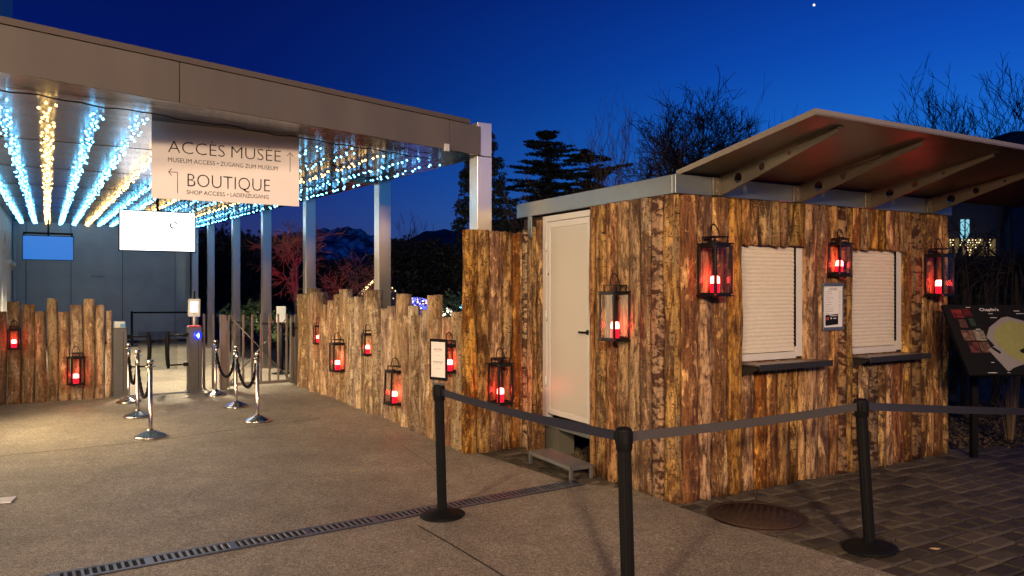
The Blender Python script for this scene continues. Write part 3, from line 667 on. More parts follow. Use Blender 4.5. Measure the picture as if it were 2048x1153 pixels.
# ------------------------------------------------------------------ canopy of the museum entrance
ANG = math.atan2(E.y, E.x)
def zceil(dd): return 3.13+.0255*dd
def canopy():
    t = thing('entrance_canopy', 'long flat metal entrance canopy on a row of steel columns', 'canopy', C6, ANG)
    LEFT = -4.72        # local x of the old building
    f0 = Vector((.0, .0, 0)); fd = Matrix.Rotation(-ANG, 3, 'Z') @ Vector((-.6946, -.7194, 0)); fn = Vector((-fd.y, fd.x, 0))
    if fn.y > 0: fn = -fn             # outwards
    # ceiling sheet
    LE = 8.2
    def fpt(w): return f0+fd*w
    pe = fpt(LE)
    back = 18.75
    inner = -fn*.44
    pts = [(.17, .12), (.17, back)] + [(LEFT-.0, back), (LEFT, (fpt(5.1)+inner).y), ((fpt(.2)+inner).x, (fpt(.2)+inner).y)]
    cb = MB(); lo = [Vector((x, y, zceil(y))) for x, y in pts]; cb.prism(lo, (0, 0, .05)); obj('ceiling', cb, M['ceil'], t)
    rf = MB(); rf.prism([Vector((x, y, 3.405+.03*max(0, y))) for x, y in pts], (0, 0, .03)); obj('roof', rf, M['fascia_top'], t)
    # side edge above the columns
    se = MB()
    se.prism([(.178, .18, zceil(.18)+.004), (.178, back, zceil(back)+.004), (.178, back, 4.0), (.178, .18, 3.41)], (.012, 0, 0)); obj('side_edge', se, M['fascia'], t)
    # ceiling joints
    cj = MB()
    for y in (-3.0, -.6, 1.9, 4.4, 6.9, 9.4, 11.9, 14.4, 16.9):
        x1 = .15 if y > .5 else (fpt(abs(y/fd.y)).x if y < 0 else 0)-.3
        if y < 0: x1 = fd.x/fd.y*y-.45
        if x1 <= LEFT: continue
        cj.obox(((LEFT+x1)/2, y, zceil(y)-.001), (1, 0, 0), (0, 1, .0255), (0, 0, 1), x1-LEFT, .006, .006)
    obj('ceiling_joint', cj, M['joint'], t)
    # fascia beam: outer face, underside, cap
    zb, zt = 3.105, 3.408
    seg = [(-.02, .42), (.42, 3.13), (3.13, 5.85), (5.85, 8.2)]
    for a, b in seg:
        m = MB(); c = f0+fd*((a+b)/2)+fn*.02; m.obox((c.x, c.y, (zb+zt)/2), fd, fn, Z, b-a-.008, .03, zt-zb); fo = obj('fascia', m, M['fascia'], t)
    m = MB(); c = f0+fd*4.08+fn*.012; m.obox((c.x, c.y, (zb+zt)/2), fd, fn, Z, 8.16, .012, zt-zb-.004); obj('fascia_backing', m, M['joint'], t)
    m = MB(); c = f0+fd*4.20+fn*.028; m.obox((c.x, c.y, zt+.026), fd, fn, Z, 8.1, .045, .045); obj('fascia_cap', m, M['fascia_top'], t)
    m = MB(); c = f0+fd*4.09-fn*.225; m.obox((c.x, c.y, zb+.012), fd, fn, Z, 8.1, .448, .012); obj('soffit', m, M['ceil'], t)
    # columns
    for i, dd in enumerate((0, 2.78, 6.21, 9.31, 12.33, 15.68, 18.4)):
        m = MB(); top = zceil(dd)-.001 if i else 3.099
        m.bbox(0, .176, dd, dd+.176, -.01, top, .003); obj('column', m, M['steel'], t)
    m = MB(); m.bbox(0.0, .172, -.004, .18, 3.104, 3.462, .003); obj('column_head', m, M['steel'], t)
    # rail between the second and third column under the roof edge
    m = MB(); m.bbox(-.42, -.004, 2.80, 2.94, 3.135, 3.235, .003); obj('edge_rail', m, M['kmetal'], t)
    # junction box and slack cable
    p = f0+fd*.47+fn*.045
    m = MB(); m.obox((p.x, p.y, 3.12), fd, fn, Z, .05, .03, .07); obj('junction_box', m, M['plastic'], t)
    pts = []
    for i in range(60):
        w = .25+i*.088; q = f0+fd*w-fn*(.42+.01*math.sin(i*.9)); pts.append((q.x, q.y, zb+.0-.014-.012*abs(math.sin(i*.37))-.006*math.sin(i*1.9)))
    m = MB(); m.tube(pts, .006, 5); obj('cable', m, M['wire'], t)
    # back wall
    return t, LEFT, back, fd, fn
CN, LEFT, BACK, FD, FN = canopy()
def c2w(x, y, z): return C6+E*x+D*y+Z*z
def back_wall():
    t = thing('rear_wall', 'blue grey wall of tall flat panels at the back of the canopy', 'wall', c2w(LEFT, BACK, 0), ANG)
    o = c2w(LEFT, BACK, 0); xr = 4.72+.0
    bounds = [0]+[ualong(p, o, E) for p in (52, 142, 245, 350)]+[xr]
    for a, b in zip(bounds, bounds[1:]):
        if b-a < .05: continue
        obj('wall_panel', MB().bbox(a+.008, b-.008, 0, .08, .09, 3.62, .004), M['concrete'], t)
    obj('wall_backing', MB().box(0, xr, .05, .2, 0, 3.62), M['joint'], t)
    u = ualong(195, o, E); place = lambda a, b, c: Vector((a, -.004, b))
    Yw = (o+E*u).y
    obj('lettering', text_mb('STUDIO', u-.17, zat(556, Yw), .34, .06, place, 0.), M['ink'], t)
back_wall()
def old_building():
    t = thing('stone_building', 'old pale stone building with an arch at the far left edge', 'building', c2w(LEFT-.1, BACK, 0), ANG)
    m = MB(); x0 = -.6; x1 = 0.08
    # wall along the left of the canopy, running towards the viewer; arched niche near the back
    a0, a1 = -5.0, -3.2
    m.box(x0, x1, a1, .6, 0, 10.6); m.box(x0, x1, -17.6, a0, 0, 10.6)
    arc = [(a0, 3.0)]+[((a0+a1)/2-(a1-a0)/2*math.cos(math.pi*i/12), 3.0-.02+.55*math.sin(math.pi*i/12)) for i in range(13)]+[(a1, 3.0)]
    arc = [(a0+(a1-a0)*i/12, 2.55+.55*math.sin(math.pi*i/12)) for i in range(13)]
    for (p, zp), (q, zq) in zip(arc, arc[1:]): m.add([(x, y, z) for x in (x0, x1) for y, z in ((p, zp), (q, zq), (q, 10.6), (p, 10.6))], [(0, 1, 2, 3), (7, 6, 5, 4), (0, 4, 5, 1), (1, 5, 6, 2), (2, 6, 7, 3), (3, 7, 4, 0)])
    m.box(x0, x0+.1, a0, a1, 0, 2.6)
    obj('wall', m, M['stone'], t)
    obj('cornice', MB().bbox(x1, x1+.10, -3.16, .0, 2.30, 2.42, .01).bbox(x1, x1+.05, -3.16, .0, 2.20, 2.30, .01), M['stone'], t)
    obj('downpipe', MB().tube([(x1+.06, -.12, 0), (x1+.06, -.12, 3.4)], .05, 10), M['concrete'], t)
    obj('roof', MB().prism([(x0-3, -14.8, 10.6), (x1+.35, -14.8, 10.6), (x0-1, -14.8, 12.4)], (0, 15.6, 0)), M['slate'], t)
    # unseen glowing window beyond the left edge, added to warm the floor
    w = obj('added_window', MB().box(x1+.002, x1+.012, -16.4, -14.2, .6, 2.5), M['fill_window'], t)
    f = MB()
    for y0, y1, z0, z1 in ((-16.46, -16.4, .54, 2.56), (-14.2, -14.14, .54, 2.56), (-16.4, -14.2, 2.5, 2.56), (-16.4, -14.2, .54, .6), (-15.32, -15.28, .6, 2.5)): f.box(x1, x1+.04, y0, y1, z0, z1)
    obj('window_frame', f, M['iron'], w)
old_building()
# LED garlands under the ceiling, one thing per strand
def star(mb, c, r, q, n=6):
    ax = [q @ Vector(a) for a in ((1, 0, 0), (0, 1, 0), (0, 0, 1))]
    k = r*.40; vs = []; dirs = [ax[0], -ax[0], ax[1], -ax[1], ax[2], -ax[2]]
    tips = [c+d*r for d in dirs]
    core = [c+(ax[0]*a+ax[1]*b+ax[2]*e)*k*.62 for a in (-1, 1) for b in (-1, 1) for e in (-1, 1)]
    ci = lambda a, b, e: (0 if a < 0 else 4)+(0 if b < 0 else 2)+(0 if e < 0 else 1)
    faces = []
    for i, (A_, sgn) in enumerate(((0, 1), (0, -1), (1, 1), (1, -1), (2, 1), (2, -1))):
        quad = []
        for s1, s2 in ((-1, -1), (1, -1), (1, 1), (-1, 1)):
            v = [0, 0, 0]; v[A_] = sgn; o = [j for j in range(3) if j != A_]; v[o[0]] = s1; v[o[1]] = s2; quad.append(ci(*v))
        for j in range(4): faces.append((8+i, quad[j], quad[(j+1) % 4]))
    mb.add(core+tips, faces)
def garlands():
    rnd = random.Random(77)
    cols = 'C W C C W C C W C C W C C C W C'.split()
    n = 14; words_ = ['first', 'second', 'third', 'fourth', 'fifth', 'sixth', 'seventh', 'eighth', 'ninth', 'tenth', 'eleventh', 'twelfth', 'thirteenth', 'last']
    Ls = [-.62, -.30, 0.0, .33, .66, .99, 1.30, 1.62, 1.95, 2.29, 2.64, 2.99, 3.36, 3.74]
    cols = ['C', 'C', 'W', 'C', 'C', 'W', 'C', 'C', 'W', 'C', 'C', 'W', 'C', 'C', 'C', 'C']
    for i in range(n):
        lx = Ls[i]-3.875; warm = cols[i] == 'W'
        ys = FD.y/FD.x*lx; y0 = ys+.62 + (.1 if i % 2 else 0)
        if -3.2 < lx < -1.8: y0 = max(y0, .30)
        y1 = BACK-.15
        p0 = c2w(lx, y0, zceil(y0)-.03)
        t = thing('light_string', f"{'warm yellow' if warm else 'cool blue white'} LED light string under the canopy ceiling, {words_[i]} from the left", 'light string', p0, ANG, 'strings of LED lights under the canopy')
        m = MB(); wv = MB(); y = y0; phase = rnd.random()*6; pts = [[], []]; k = 0
        while y < y1:
            for s_ in ((0, 1) if i < 9 else (k % 2,)):
                k += 1
                x = lx+(.034*math.sin(y*5.0+phase+s_*2.4)+.02*math.sin(y*13+s_))+rnd.uniform(-.012, .012)
                z = zceil(y)-.03-.018*abs(math.sin(y*2+s_+phase))-rnd.uniform(0, .015)
                c = Vector((x, y+rnd.uniform(-.015, .015), z))
                cc = c2w(*c); pts[s_].append(cc)
                far = cc.y
                r = (.0125+.0006*max(0, far-6))*rnd.uniform(.8, 1.25)
                q = Euler((rnd.uniform(0, 6), rnd.uniform(0, 6), rnd.uniform(0, 6))).to_matrix()
                star(m, cc, r, q)
            y += (.135 if y < 1.5 else .11 if y < 6 else .15)*(1 if i < 9 else 1.0)*rnd.uniform(.75, 1.25)
        for s_ in (0, 1): wv.tube([p+Z*.012 for p in pts[s_]], .003, 3, False)
        obj('wire', wv, M['wire'], t, world=True, fix=False)
        b = obj('bulbs', m, M['led_warm' if warm else 'led_cool'], t, world=True, fix=False); b['kind'] = 'stuff'
garlands()
# hanging sign
def hanging_sign():
    c = Vector((-2.547, 6.75, 0)); hw = .632; o = c-E*hw; z0 = 2.47; hgt = .70
    t = thing('hanging_sign', 'large hanging white board reading ACCÈS MUSÉE and BOUTIQUE', 'sign', (o.x, o.y, z0), ANG)
    obj('panel', MB().bbox(0, 2*hw, 0, .012, 0, hgt, .002), M['white'], t)
    pl_ = lambda a, b, d: Vector((a, -.0025, b))
    def px(x): return ualong(x, o, E)
    def word(b, x0, x1, base, cap, off, name='lettering'):
        obj(name, text_mb(b, px(x0), base-z0, px(x1)-px(x0), cap, pl_, off), M['ink'], t)
    word('ACCÈS', 336, 449.6, 2.874, .112, -.016); word('MUSÉE', 462.7, 561.5, 2.874, .112, -.016)
    word('MUSEUM ACCESS •', 336, 437, 2.793, .040, -.006); word('ZUGANG ZUM MUSEUM', 441, 555, 2.793, .040, -.006)
    word('BOUTIQUE', 375, 540, 2.590, .122, -.016)
    word('SHOP ACCESS •', 373, 457, 2.523, .038, -.006); word('LADENZUGANG', 461, 537, 2.523, .038, -.006)
    def line(name, segs):
        m = MB()
        for (xa, za), (xb, zb) in segs:
            a, b = Vector((xa, -.003, za)), Vector((xb, -.003, zb)); d = (b-a); n = Vector((-d.z, 0, d.x)).normalized()*.0022
            m.prism([a-n, b-n, b+n, a+n], (0, .002, 0))
        obj(name, m, M['ink'], t)
    x = px(580); zb, zt = 2.79-z0, 2.97-z0
    line('arrow', [((x, zb), (x, zt)), ((x-.03, zt-.035), (x, zt)), ((x, zt), (x+.03, zt-.035))])
    x = px(355); xl = px(337); zt = 2.705-z0; zb = 2.525-z0
    line('arrow', [((x, zb), (x, zt)), ((x, zt), (xl, zt)), ((xl+.025, zt-.03), (xl, zt)), ((xl, zt), (xl+.025, zt+.03))])
hanging_sign()
def monitor(label, c, w, h, z0, scr, ang, dot=False, zc=3.3, barw=0):
    t = thing('monitor', label, 'screen', (c[0], c[1], z0), ang)
    obj('casing', MB().bbox(-w/2-.018, w/2+.018, 0, .05, -.018, h+.018, .006), M['ink'], t)
    s = obj('display', MB().box(-w/2, w/2, -.004, -.001, 0, h), scr, t)
    if dot:
        m = MB(); cx, cz = w*.21, h*.72
        for (ox, oz, r0, a0) in ((-.02, -.03, .060, 2.3), (.022, -.018, .045, -.5), (.0, .075, .03, .6)):
            m.poly([(cx+ox+r0*math.cos(a0+a*.35)*.7, -.006, cz+oz+r0*math.sin(a0+a*.35)) for a in range(9)]+[(cx+ox+r0*.45*math.cos(a0+a*.35)*.7, -.006, cz+oz+r0*.5*math.sin(a0+a*.35)) for a in range(8, -1, -1)])
        obj('picture', m, pmat('screen_picture', (.02, .05, .07), .4, emis=(.03, .12, .2), estr=.6), s)
    m = MB(); m.tube([(0, .08, h*.6), (0, .08, zc-z0)], .022, 10)
    if barw: m.bbox(-barw/2, barw/2, .03, .07, h+.05, h+.10, .004); m.bbox(-barw/2, -barw/2+.04, .03, .06, h+.0, h+.05, .004); m.bbox(barw/2-.04, barw/2, .03, .06, h+.0, h+.05, .004)
    m.bbox(-.08, .08, .05, .10, h*.3, h*.7, .004)
    obj('ceiling_mount', m, M['black'], t)
monitor('bright white screen hanging behind the big sign', (-5.66, 12.0), 1.09, .615, 2.30, M['scr_white'], ANG, True, 3.36)
monitor('plain blue screen hanging before the rear wall', (-11.93, 19.3), 1.10, .60, 2.43, M['scr_blue'], R(33), False, 3.54, 1.1)
# ceiling downlight inside and lights of the garden
def downlight():
    for (x, y), lab in (((-1.7, 8.3), 'small recessed ceiling spot nearer the gate'), ((-2.9, 14.0), 'small recessed ceiling spot nearer the rear wall')):
        p = c2w(x, y, zceil(y)-.004)
        t = thing('ceiling_spot', lab, 'ceiling lamp', p)
        obj('housing', MB().lathe([(.05, .0), (.06, -.012), (.045, -.014), (.04, .0)], 20), M['kmetal'], t)
        lamp('ceiling_spot_light', 'SPOT', p-Z*.03, 1500, (1, .82, .55), (p.x-.1, p.y+.2, 0), .04, 105, .5)
downlight()
# ------------------------------------------------------------------ turnstiles, gate
def turnstile():
    uL0, uL1 = ualong(226, GO, E), ualong(262, GO, E); uR0, uR1 = ualong(378, GO, E), ualong(411, GO, E)
    def post(name, label, u0, zt, right):
        o = GO+E*u0; t = thing(name, label, 'turnstile', (o.x, o.y, 0), ANG); w = .20; dp = .26
        obj('housing', MB().bbox(0, w, 0, dp, .0, zt, .008), M['turn'], t)
        obj('seam', MB().box(w*.70, w*.70+.006, -.002, .0, .08, zt-.06), M['ink'], t)
        obj('base_plate', MB().bbox(-.03, w+.03, -.03, dp+.03, 0.001, .012, .003), M['kmetal'], t)
        s = -1 if right else 1; xe = 0 if right else w
        for z in (.93, .45):
            obj('arm', MB().tube([(xe, .10, z), (xe+s*.30, .06, z)], .014, 8), M['black'], t)
            obj('clamp', MB().bbox(min(xe, xe+s*.07), max(xe, xe+s*.07), .07, .13, z-.03, z+.03, .006), M['black'], t)
        # curved guard pad and the glass wing it carries
        pts = [(xe+s*(.30-.02*math.sin(math.pi*i/8)*-1), .05, .40+.60*i/8) for i in range(9)]
        obj('guard_pad', MB().tube(pts, [.02]+[.032]*7+[.02], 10), M['black'], t)
        g0, g1 = (xe+s*.16, xe+s*.60)
        obj('glass_wing', MB().bbox(min(g0, g1), max(g0, g1), .085, .095, .38, 1.0, .002), M['glass'], t)
        return t
    L = post('turnstile', 'dark steel turnstile post at the end of the left log fence', uL0, 1.075, False)
    Rr = post('turnstile', 'steel turnstile post with a blue arrow and a ticket terminal on top', uR0, 1.06, True)
    ar = MB(); ar.poly([(.165, -.004, .93), (.115, -.004, 0.88+.0), (.115, -.004, .98)]) ; 
    ar = MB(); ar.prism([(.110, -.010, .92), (.146, -.010, .968), (.158, -.010, .94), (.158, -.010, .90), (.146, -.010, .872)], (0, .004, 0))
    obj('light_ring', MB().lathe([(.062, 0), (.060, .004), (0, .004)], 24).add([], []), M['blueglow'], Rr)  # emissive disc that paints the arrow's halo onto the post
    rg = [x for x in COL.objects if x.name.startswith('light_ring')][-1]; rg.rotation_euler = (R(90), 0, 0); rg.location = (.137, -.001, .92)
    obj('arrow_light', ar, M['bluearrow'], Rr)
    ap_ = GO+E*(uR0+.13)+D*-.07+Z*.92; lamp('arrow_lamp', 'POINT', ap_, 1.6, (.03, .08, 1), None, .03)
    obj('red_cap', MB().bbox(.01, .19, .02, .24, 1.061, 1.078, .006), M['redcap'], Rr)
    # card reader box on the left post
    o = GO+E*(uL0+.02)+D*.05
    b = thing('card_reader', 'small white box with a coloured label on the left turnstile post', 'box', (o.x, o.y, 1.076), ANG)
    obj('case', MB().bbox(0, .155, 0, .11, 0, .10, .006), M['plastic'], b)
    obj('sticker', MB().box(.085, .15, -.003, -.0006, .012, .065), pmat('sticker', (.1, .3, .55), .5, 0, .5, 60), b)
    # terminal on a stalk
    o = GO+E*(uR0+.09)+D*.08
    t = thing('ticket_terminal', 'white handheld style ticket terminal with a lit screen on a stalk', 'terminal', (o.x, o.y, 1.079), ANG-R(12))
    obj('stalk', MB().tube([(0, 0, 0), (0, 0, .18)], .022, 10), M['plastic'], t)
    pb = MB(); tilt = Matrix.Rotation(R(-14), 4, 'X'); pb.bbox(-.095, .095, -.02, .02, 0, .30, .012); pb.v = [tilt @ v+Vector((.0, -.01, .15)) for v in pb.v]; bo = obj('body', pb, M['doorframe'], t)
    sb = MB(); sb.box(-.055, .055, -.0235, -.0205, .075, .245); sb.v = [tilt @ v+Vector((0, -.01, .15)) for v in sb.v]; obj('display', sb, M['scr_small'], bo)
    vb = MB(); vb.prism([(-.025, -.0235, .055), (0, -.0235, .03), (.025, -.0235, .055), (0, -.0235, .042)], (0, .002, 0)); vb.v = [tilt @ v+Vector((0, -.01, .15)) for v in vb.v]; obj('mark', vb, M['ink'], bo)
    obj('antenna', MB().tube([(.0, .06, .35), (.0, .06, .57)], .012, 8), M['black'], t)
    # threshold rails on the floor
    th = MB(); o = GO+E*uL1
    for d_ in (-.10, .02): th.obox((GO+E*(uL1+uR0)/2+D*d_+Z*.006), E, D, Z, uR0-uL1+.0, .05, .008)
    tag(obj('threshold_rail', th, M['chrome']), 'shiny flat metal threshold on the floor between the turnstile posts', 'threshold')
turnstile()
def gate():
    o = GO; u0, u1 = ualong(441, o, E), ualong(601, o, E); p = o+E*u0
    t = thing('metal_gate', 'low steel bar gate with crossed diagonal braces, beside the turnstile', 'gate', (p.x, p.y, 0), ANG); w = u1-u0
    obj('post', MB().bbox(0, .10, 0, .10, 0, 1.25, .004), M['gate'], t)
    obj('post', MB().bbox(.115, .15, .01, .09, .03, 1.24, .004), M['gate'], t)
    obj('post', MB().bbox(w-.10, w, 0, .10, 0, 1.23, .004), M['gate'], t)
    obj('post', MB().bbox(w-.17, w-.115, .01, .09, .03, 1.22, .004), M['gate'], t)
    n = 7
    for i in range(n):
        x = .23+(w-.46)*i/(n-1); obj('bar', MB().bbox(x-.016, x+.016, .03, .06, .09, 1.25, .003), M['gate'], t)
    obj('bottom_rail', MB().bbox(.15, w-.17, .02, .08, .05, .10, .003), M['gate'], t)
    for a, b in (((.16, 1.22), (w-.18, .10)), ((.16, .10), (w-.18, 1.22))):
        obj('brace', MB().tube([(a[0], .018 if a[1] > 1 else .07, a[1]), (b[0], .018 if a[1] > 1 else .07, b[1])], .009, 6), M['gate'], t)
    h = MB(); h.bbox(w-.15, w-.12, -.03, .01, .85, 1.10, .003); h.tube([(w-.13, -.02, 1.0), (w+.03, -.04, 1.0)], .012, 8); obj('handle', h, M['black'], t)
    hg = MB(); hg.bbox(.09, .125, -.012, .0, .95, 1.15, .002); obj('hinge', hg, M['kmetal'], t)
    # free bars between turnstile and gate
    for px_, l in ((408, 'slim steel bar standing just behind the right turnstile post'), (426, 'slim steel bar standing left of the gate post')):
        q = GO+E*ualong(px_, GO+D*.3, E)+D*.3; s = MB(); s.bbox(-.018, .018, -.018, .018, .0, 1.26, .003)
        b = thing('steel_bar', l, 'bar', (q.x, q.y, 0), ANG, 'free bars beside the gate'); obj('upright', s, M['gate'], b); obj('foot', MB().bbox(-.04, .04, -.04, .04, 0.0, .01, .002), M['gate'], b)
gate()
# ------------------------------------------------------------------ stanchions and ropes
def stanchions():
    t = thing('rope_stanchion', 'chrome rope stanchion', 'stanchion', (0, 0, 0), 0, 'chrome rope stanchions before the turnstile')
    obj('base', MB().lathe([(0.165, .0), (.17, .006), (.17, .02), (.155, .03), (.11, .05), (.06, .075), (.034, .085), (.027, .10)], 48), M['chrome'], t)
    obj('pole', MB().lathe([(.022, .085), (.022, .86), (.0, .86)], 24), M['chrome'], t)
    obj('collar', MB().lathe([(.025, .80), (.052, .802), (.055, .808), (.052, .814), (.026, .816)], 24), M['chrome'], t)
    obj('cap', MB().lathe([(.026, .835), (.034, .842), (.034, .872), (.026, .884), (0, .886)], 24), M['chrome'], t)
    spots = [((301, 876), 'nearest of the three chrome rope posts on the left'), ((275, 835), 'middle of the three chrome rope posts on the left'), ((257, 806), 'rearmost of the three chrome rope posts on the left, by the dark turnstile post'),
             ((515, 844), 'nearest of the three chrome rope posts before the steel gate'), ((472, 815), 'middle of the three chrome rope posts before the steel gate'), ((431, 792), 'rearmost of the three chrome rope posts, by the blue arrow')]
    P = []
    for i, (s, lab) in enumerate(spots):
        c = t if i == 0 else copy_tree(t); c.location = G(*s); c.rotation_euler = (0, 0, i*.7); c['label'] = lab; P.append(G(*s))
    for a, b, lab in ((0, 1, 'black twisted rope between the two nearer left posts'), (1, 2, 'black twisted rope between the two rear left posts'), (3, 4, 'black twisted rope between the two nearer posts before the gate'), (4, 5, 'black twisted rope between the two rear posts before the gate')):
        d = (P[b]-P[a]).normalized(); A, B = P[a]+d*.05+Z*.79, P[b]-d*.05+Z*.79; sag = .42
        pts = []; rad = []
        n = 60
        for i in range(n+1):
            f = i/n; q = A.lerp(B, f); q.z -= sag*(1-(2*f-1)**2)**.62 if 0 < f < 1 else 0; pts.append(q); rad.append(.019+.004*math.sin(i*1.6))
        r = thing('barrier_rope', lab, 'rope', (P[a].x, P[a].y, .79), 0, 'black ropes of the stanchions')
        obj('rope', MB().tube(pts, rad, 8), M['rope'], r, world=True)
        for X, nx in ((A, pts[2]), (B, pts[-3])):
            obj('end_cap', MB().tube([X, X.lerp(nx, .9)], .024, 10), M['chrome'], r, world=True)
stanchions()
# ------------------------------------------------------------------ belt barriers
BP = [Vector((-.520, 5.60, 0)), Vector((.605, 3.88, 0)), Vector((2.335, 4.894, 0)), Vector((5.4, 4.75, 0))]
def belt_posts():
    t = thing('belt_post', '', 'barrier post', (0, 0, 0), 0, 'black belt barrier posts')
    obj('base', MB().lathe([(.0, .0), (.165, .0), (.17, .006), (.168, .014), (.12, .028), (.06, .04), (.042, .052)], 48), M['black'], t)
    m = MB(); vs = []; prof = [.036 if k % 6 else .0325 for k in range(48)]
    for z in (.035, .90): vs += [(prof[k]*math.cos(2*math.pi*k/48), prof[k]*math.sin(2*math.pi*k/48), z) for k in range(48)]
    m.add(vs, [(k, (k+1) % 48, 48+(k+1) % 48, 48+k) for k in range(48)]); obj('pole', m, M['black'], t)
    m = MB(); m.lathe([(.038, .86), (.043, .865), (.043, .968), (.036, .978), (0, .98)], 28); m.bbox(-.047, .047, -.016, .016, .895, .962, .004); m.bbox(-.016, .016, -.047, .047, .895, .962, .004); obj('belt_head', m, M['black'], t)
    labs = ['black belt post carrying the small white notice, nearest the drain', 'nearest black belt post, its foot below the picture edge', 'black belt post on the dark setts before the right shutter', 'black belt post past the right picture edge']
    tl = [(R(0), R(-1.6)), (0, R(-1.6)), (0, R(-3.6)), (0, 0)]
    for i in range(3):
        c = t if i == 0 else copy_tree(t); c.location = BP[i]; c['label'] = labs[i]
        c.rotation_euler = (tl[i][0], tl[i][1], 0)
    heads = []
    for i in range(4): heads.append(BP[i]+Vector((-math.tan(R([1.6, 1.6, 3.6, 0][i]))*.93, 0, .928)))
    def belt(a, b, sag, mat, lab, tw=0):
        d = (b-a); dn = Vector((d.x, d.y, 0)).normalized(); A = a+dn*.045; B = b-dn*.045; n = 24; m = MB(); vs = []
        s = dn.cross(Z)
        for i in range(n+1):
            f = i/n; q = A.lerp(B, f)-Z*sag*4*f*(1-f); an = tw*math.sin(math.pi*f); w = (Z*math.cos(an)+s*math.sin(an))*.026; nn = s*.0008
            vs += [q+w+nn, q-w+nn, q-w-nn, q+w-nn]
        m.add(vs, [(4*i+k, 4*i+(k+1) % 4, 4*i+4+(k+1) % 4, 4*i+4+k) for i in range(n) for k in range(4)]+[(0, 1, 2, 3), (4*n+3, 4*n+2, 4*n+1, 4*n)], 0, False)
        o = obj('barrier_belt', m, mat); tag(o, lab, 'belt', 'belts between the black posts')
    belt(heads[0]-Z*.0, heads[1], .018, M['belt'], 'dark blue belt from the notice post to the nearest post', .1)
    belt(heads[1], heads[2], .012, M['beltgrey'], 'grey belt running before the kiosk corner to the post on the setts', .1)
    belt(heads[2], heads[3], .03, M['belt'], 'dark belt leaving the picture on the right', .5)
    # the notice standing on the first post
    p = BP[0]+Vector((-.03, 0, .982)); t = thing('post_notice', 'small portrait notice in a black frame on top of a belt post', 'sign', p, R(-38))
    w, h = .175, .285
    f = MB(); f.bbox(-w/2, w/2, -.008, .012, .03, .052, .004); f.bbox(-w/2, w/2, -.008, .012, .03+h, .052+h, .004); f.bbox(-w/2, -w/2+.016, -.008, .012, .052, .03+h, .004); f.bbox(w/2-.016, w/2, -.008, .012, .052, .03+h, .004)
    f.bbox(-w/2+.01, w/2-.01, .004, .01, .04, .04+h, .001); obj('frame', f, M['black'], t)
    sh = obj('sheet', MB().box(-w/2+.014, w/2-.014, -.003, .003, .045, .04+h), M['white'], t)
    pl_ = lambda a, b, d: Vector((a, -.0045, b))
    obj('lettering', text_mb('BILLETTERIE', -.042, .254, .084, .012, pl_, 0), M['ink'], sh); obj('lettering', text_mb('TICKET OFFICE • KASSE', -.036, .242, .072, .005, pl_, 0), M['inkgrey'], sh)
    obj('lettering', text_mb('ENTRÉE MUSÉE', -.048, .160, .096, .012, pl_, 0), M['ink'], sh); obj('lettering', text_mb('MUSEUM ENTRANCE • EINGANG', -.044, .149, .088, .005, pl_, 0), M['inkgrey'], sh)
    ar = MB(); ar.box(-.025, .025, -.0045, -.003, .215, .2165); ar.box(-.025, .025, -.0045, -.003, .115, .1165); obj('arrow', ar, M['inkgrey'], sh)
    st = MB(); st.tube([(-.05, 0, 0), (-.05, 0, .032)], .006, 8); st.tube([(.05, 0, 0), (.05, 0, .032)], .006, 8); st.bbox(-.06, .06, -.012, .012, -.006, .004, .002); obj('bracket', st, M['kmetal'], t)
belt_posts()
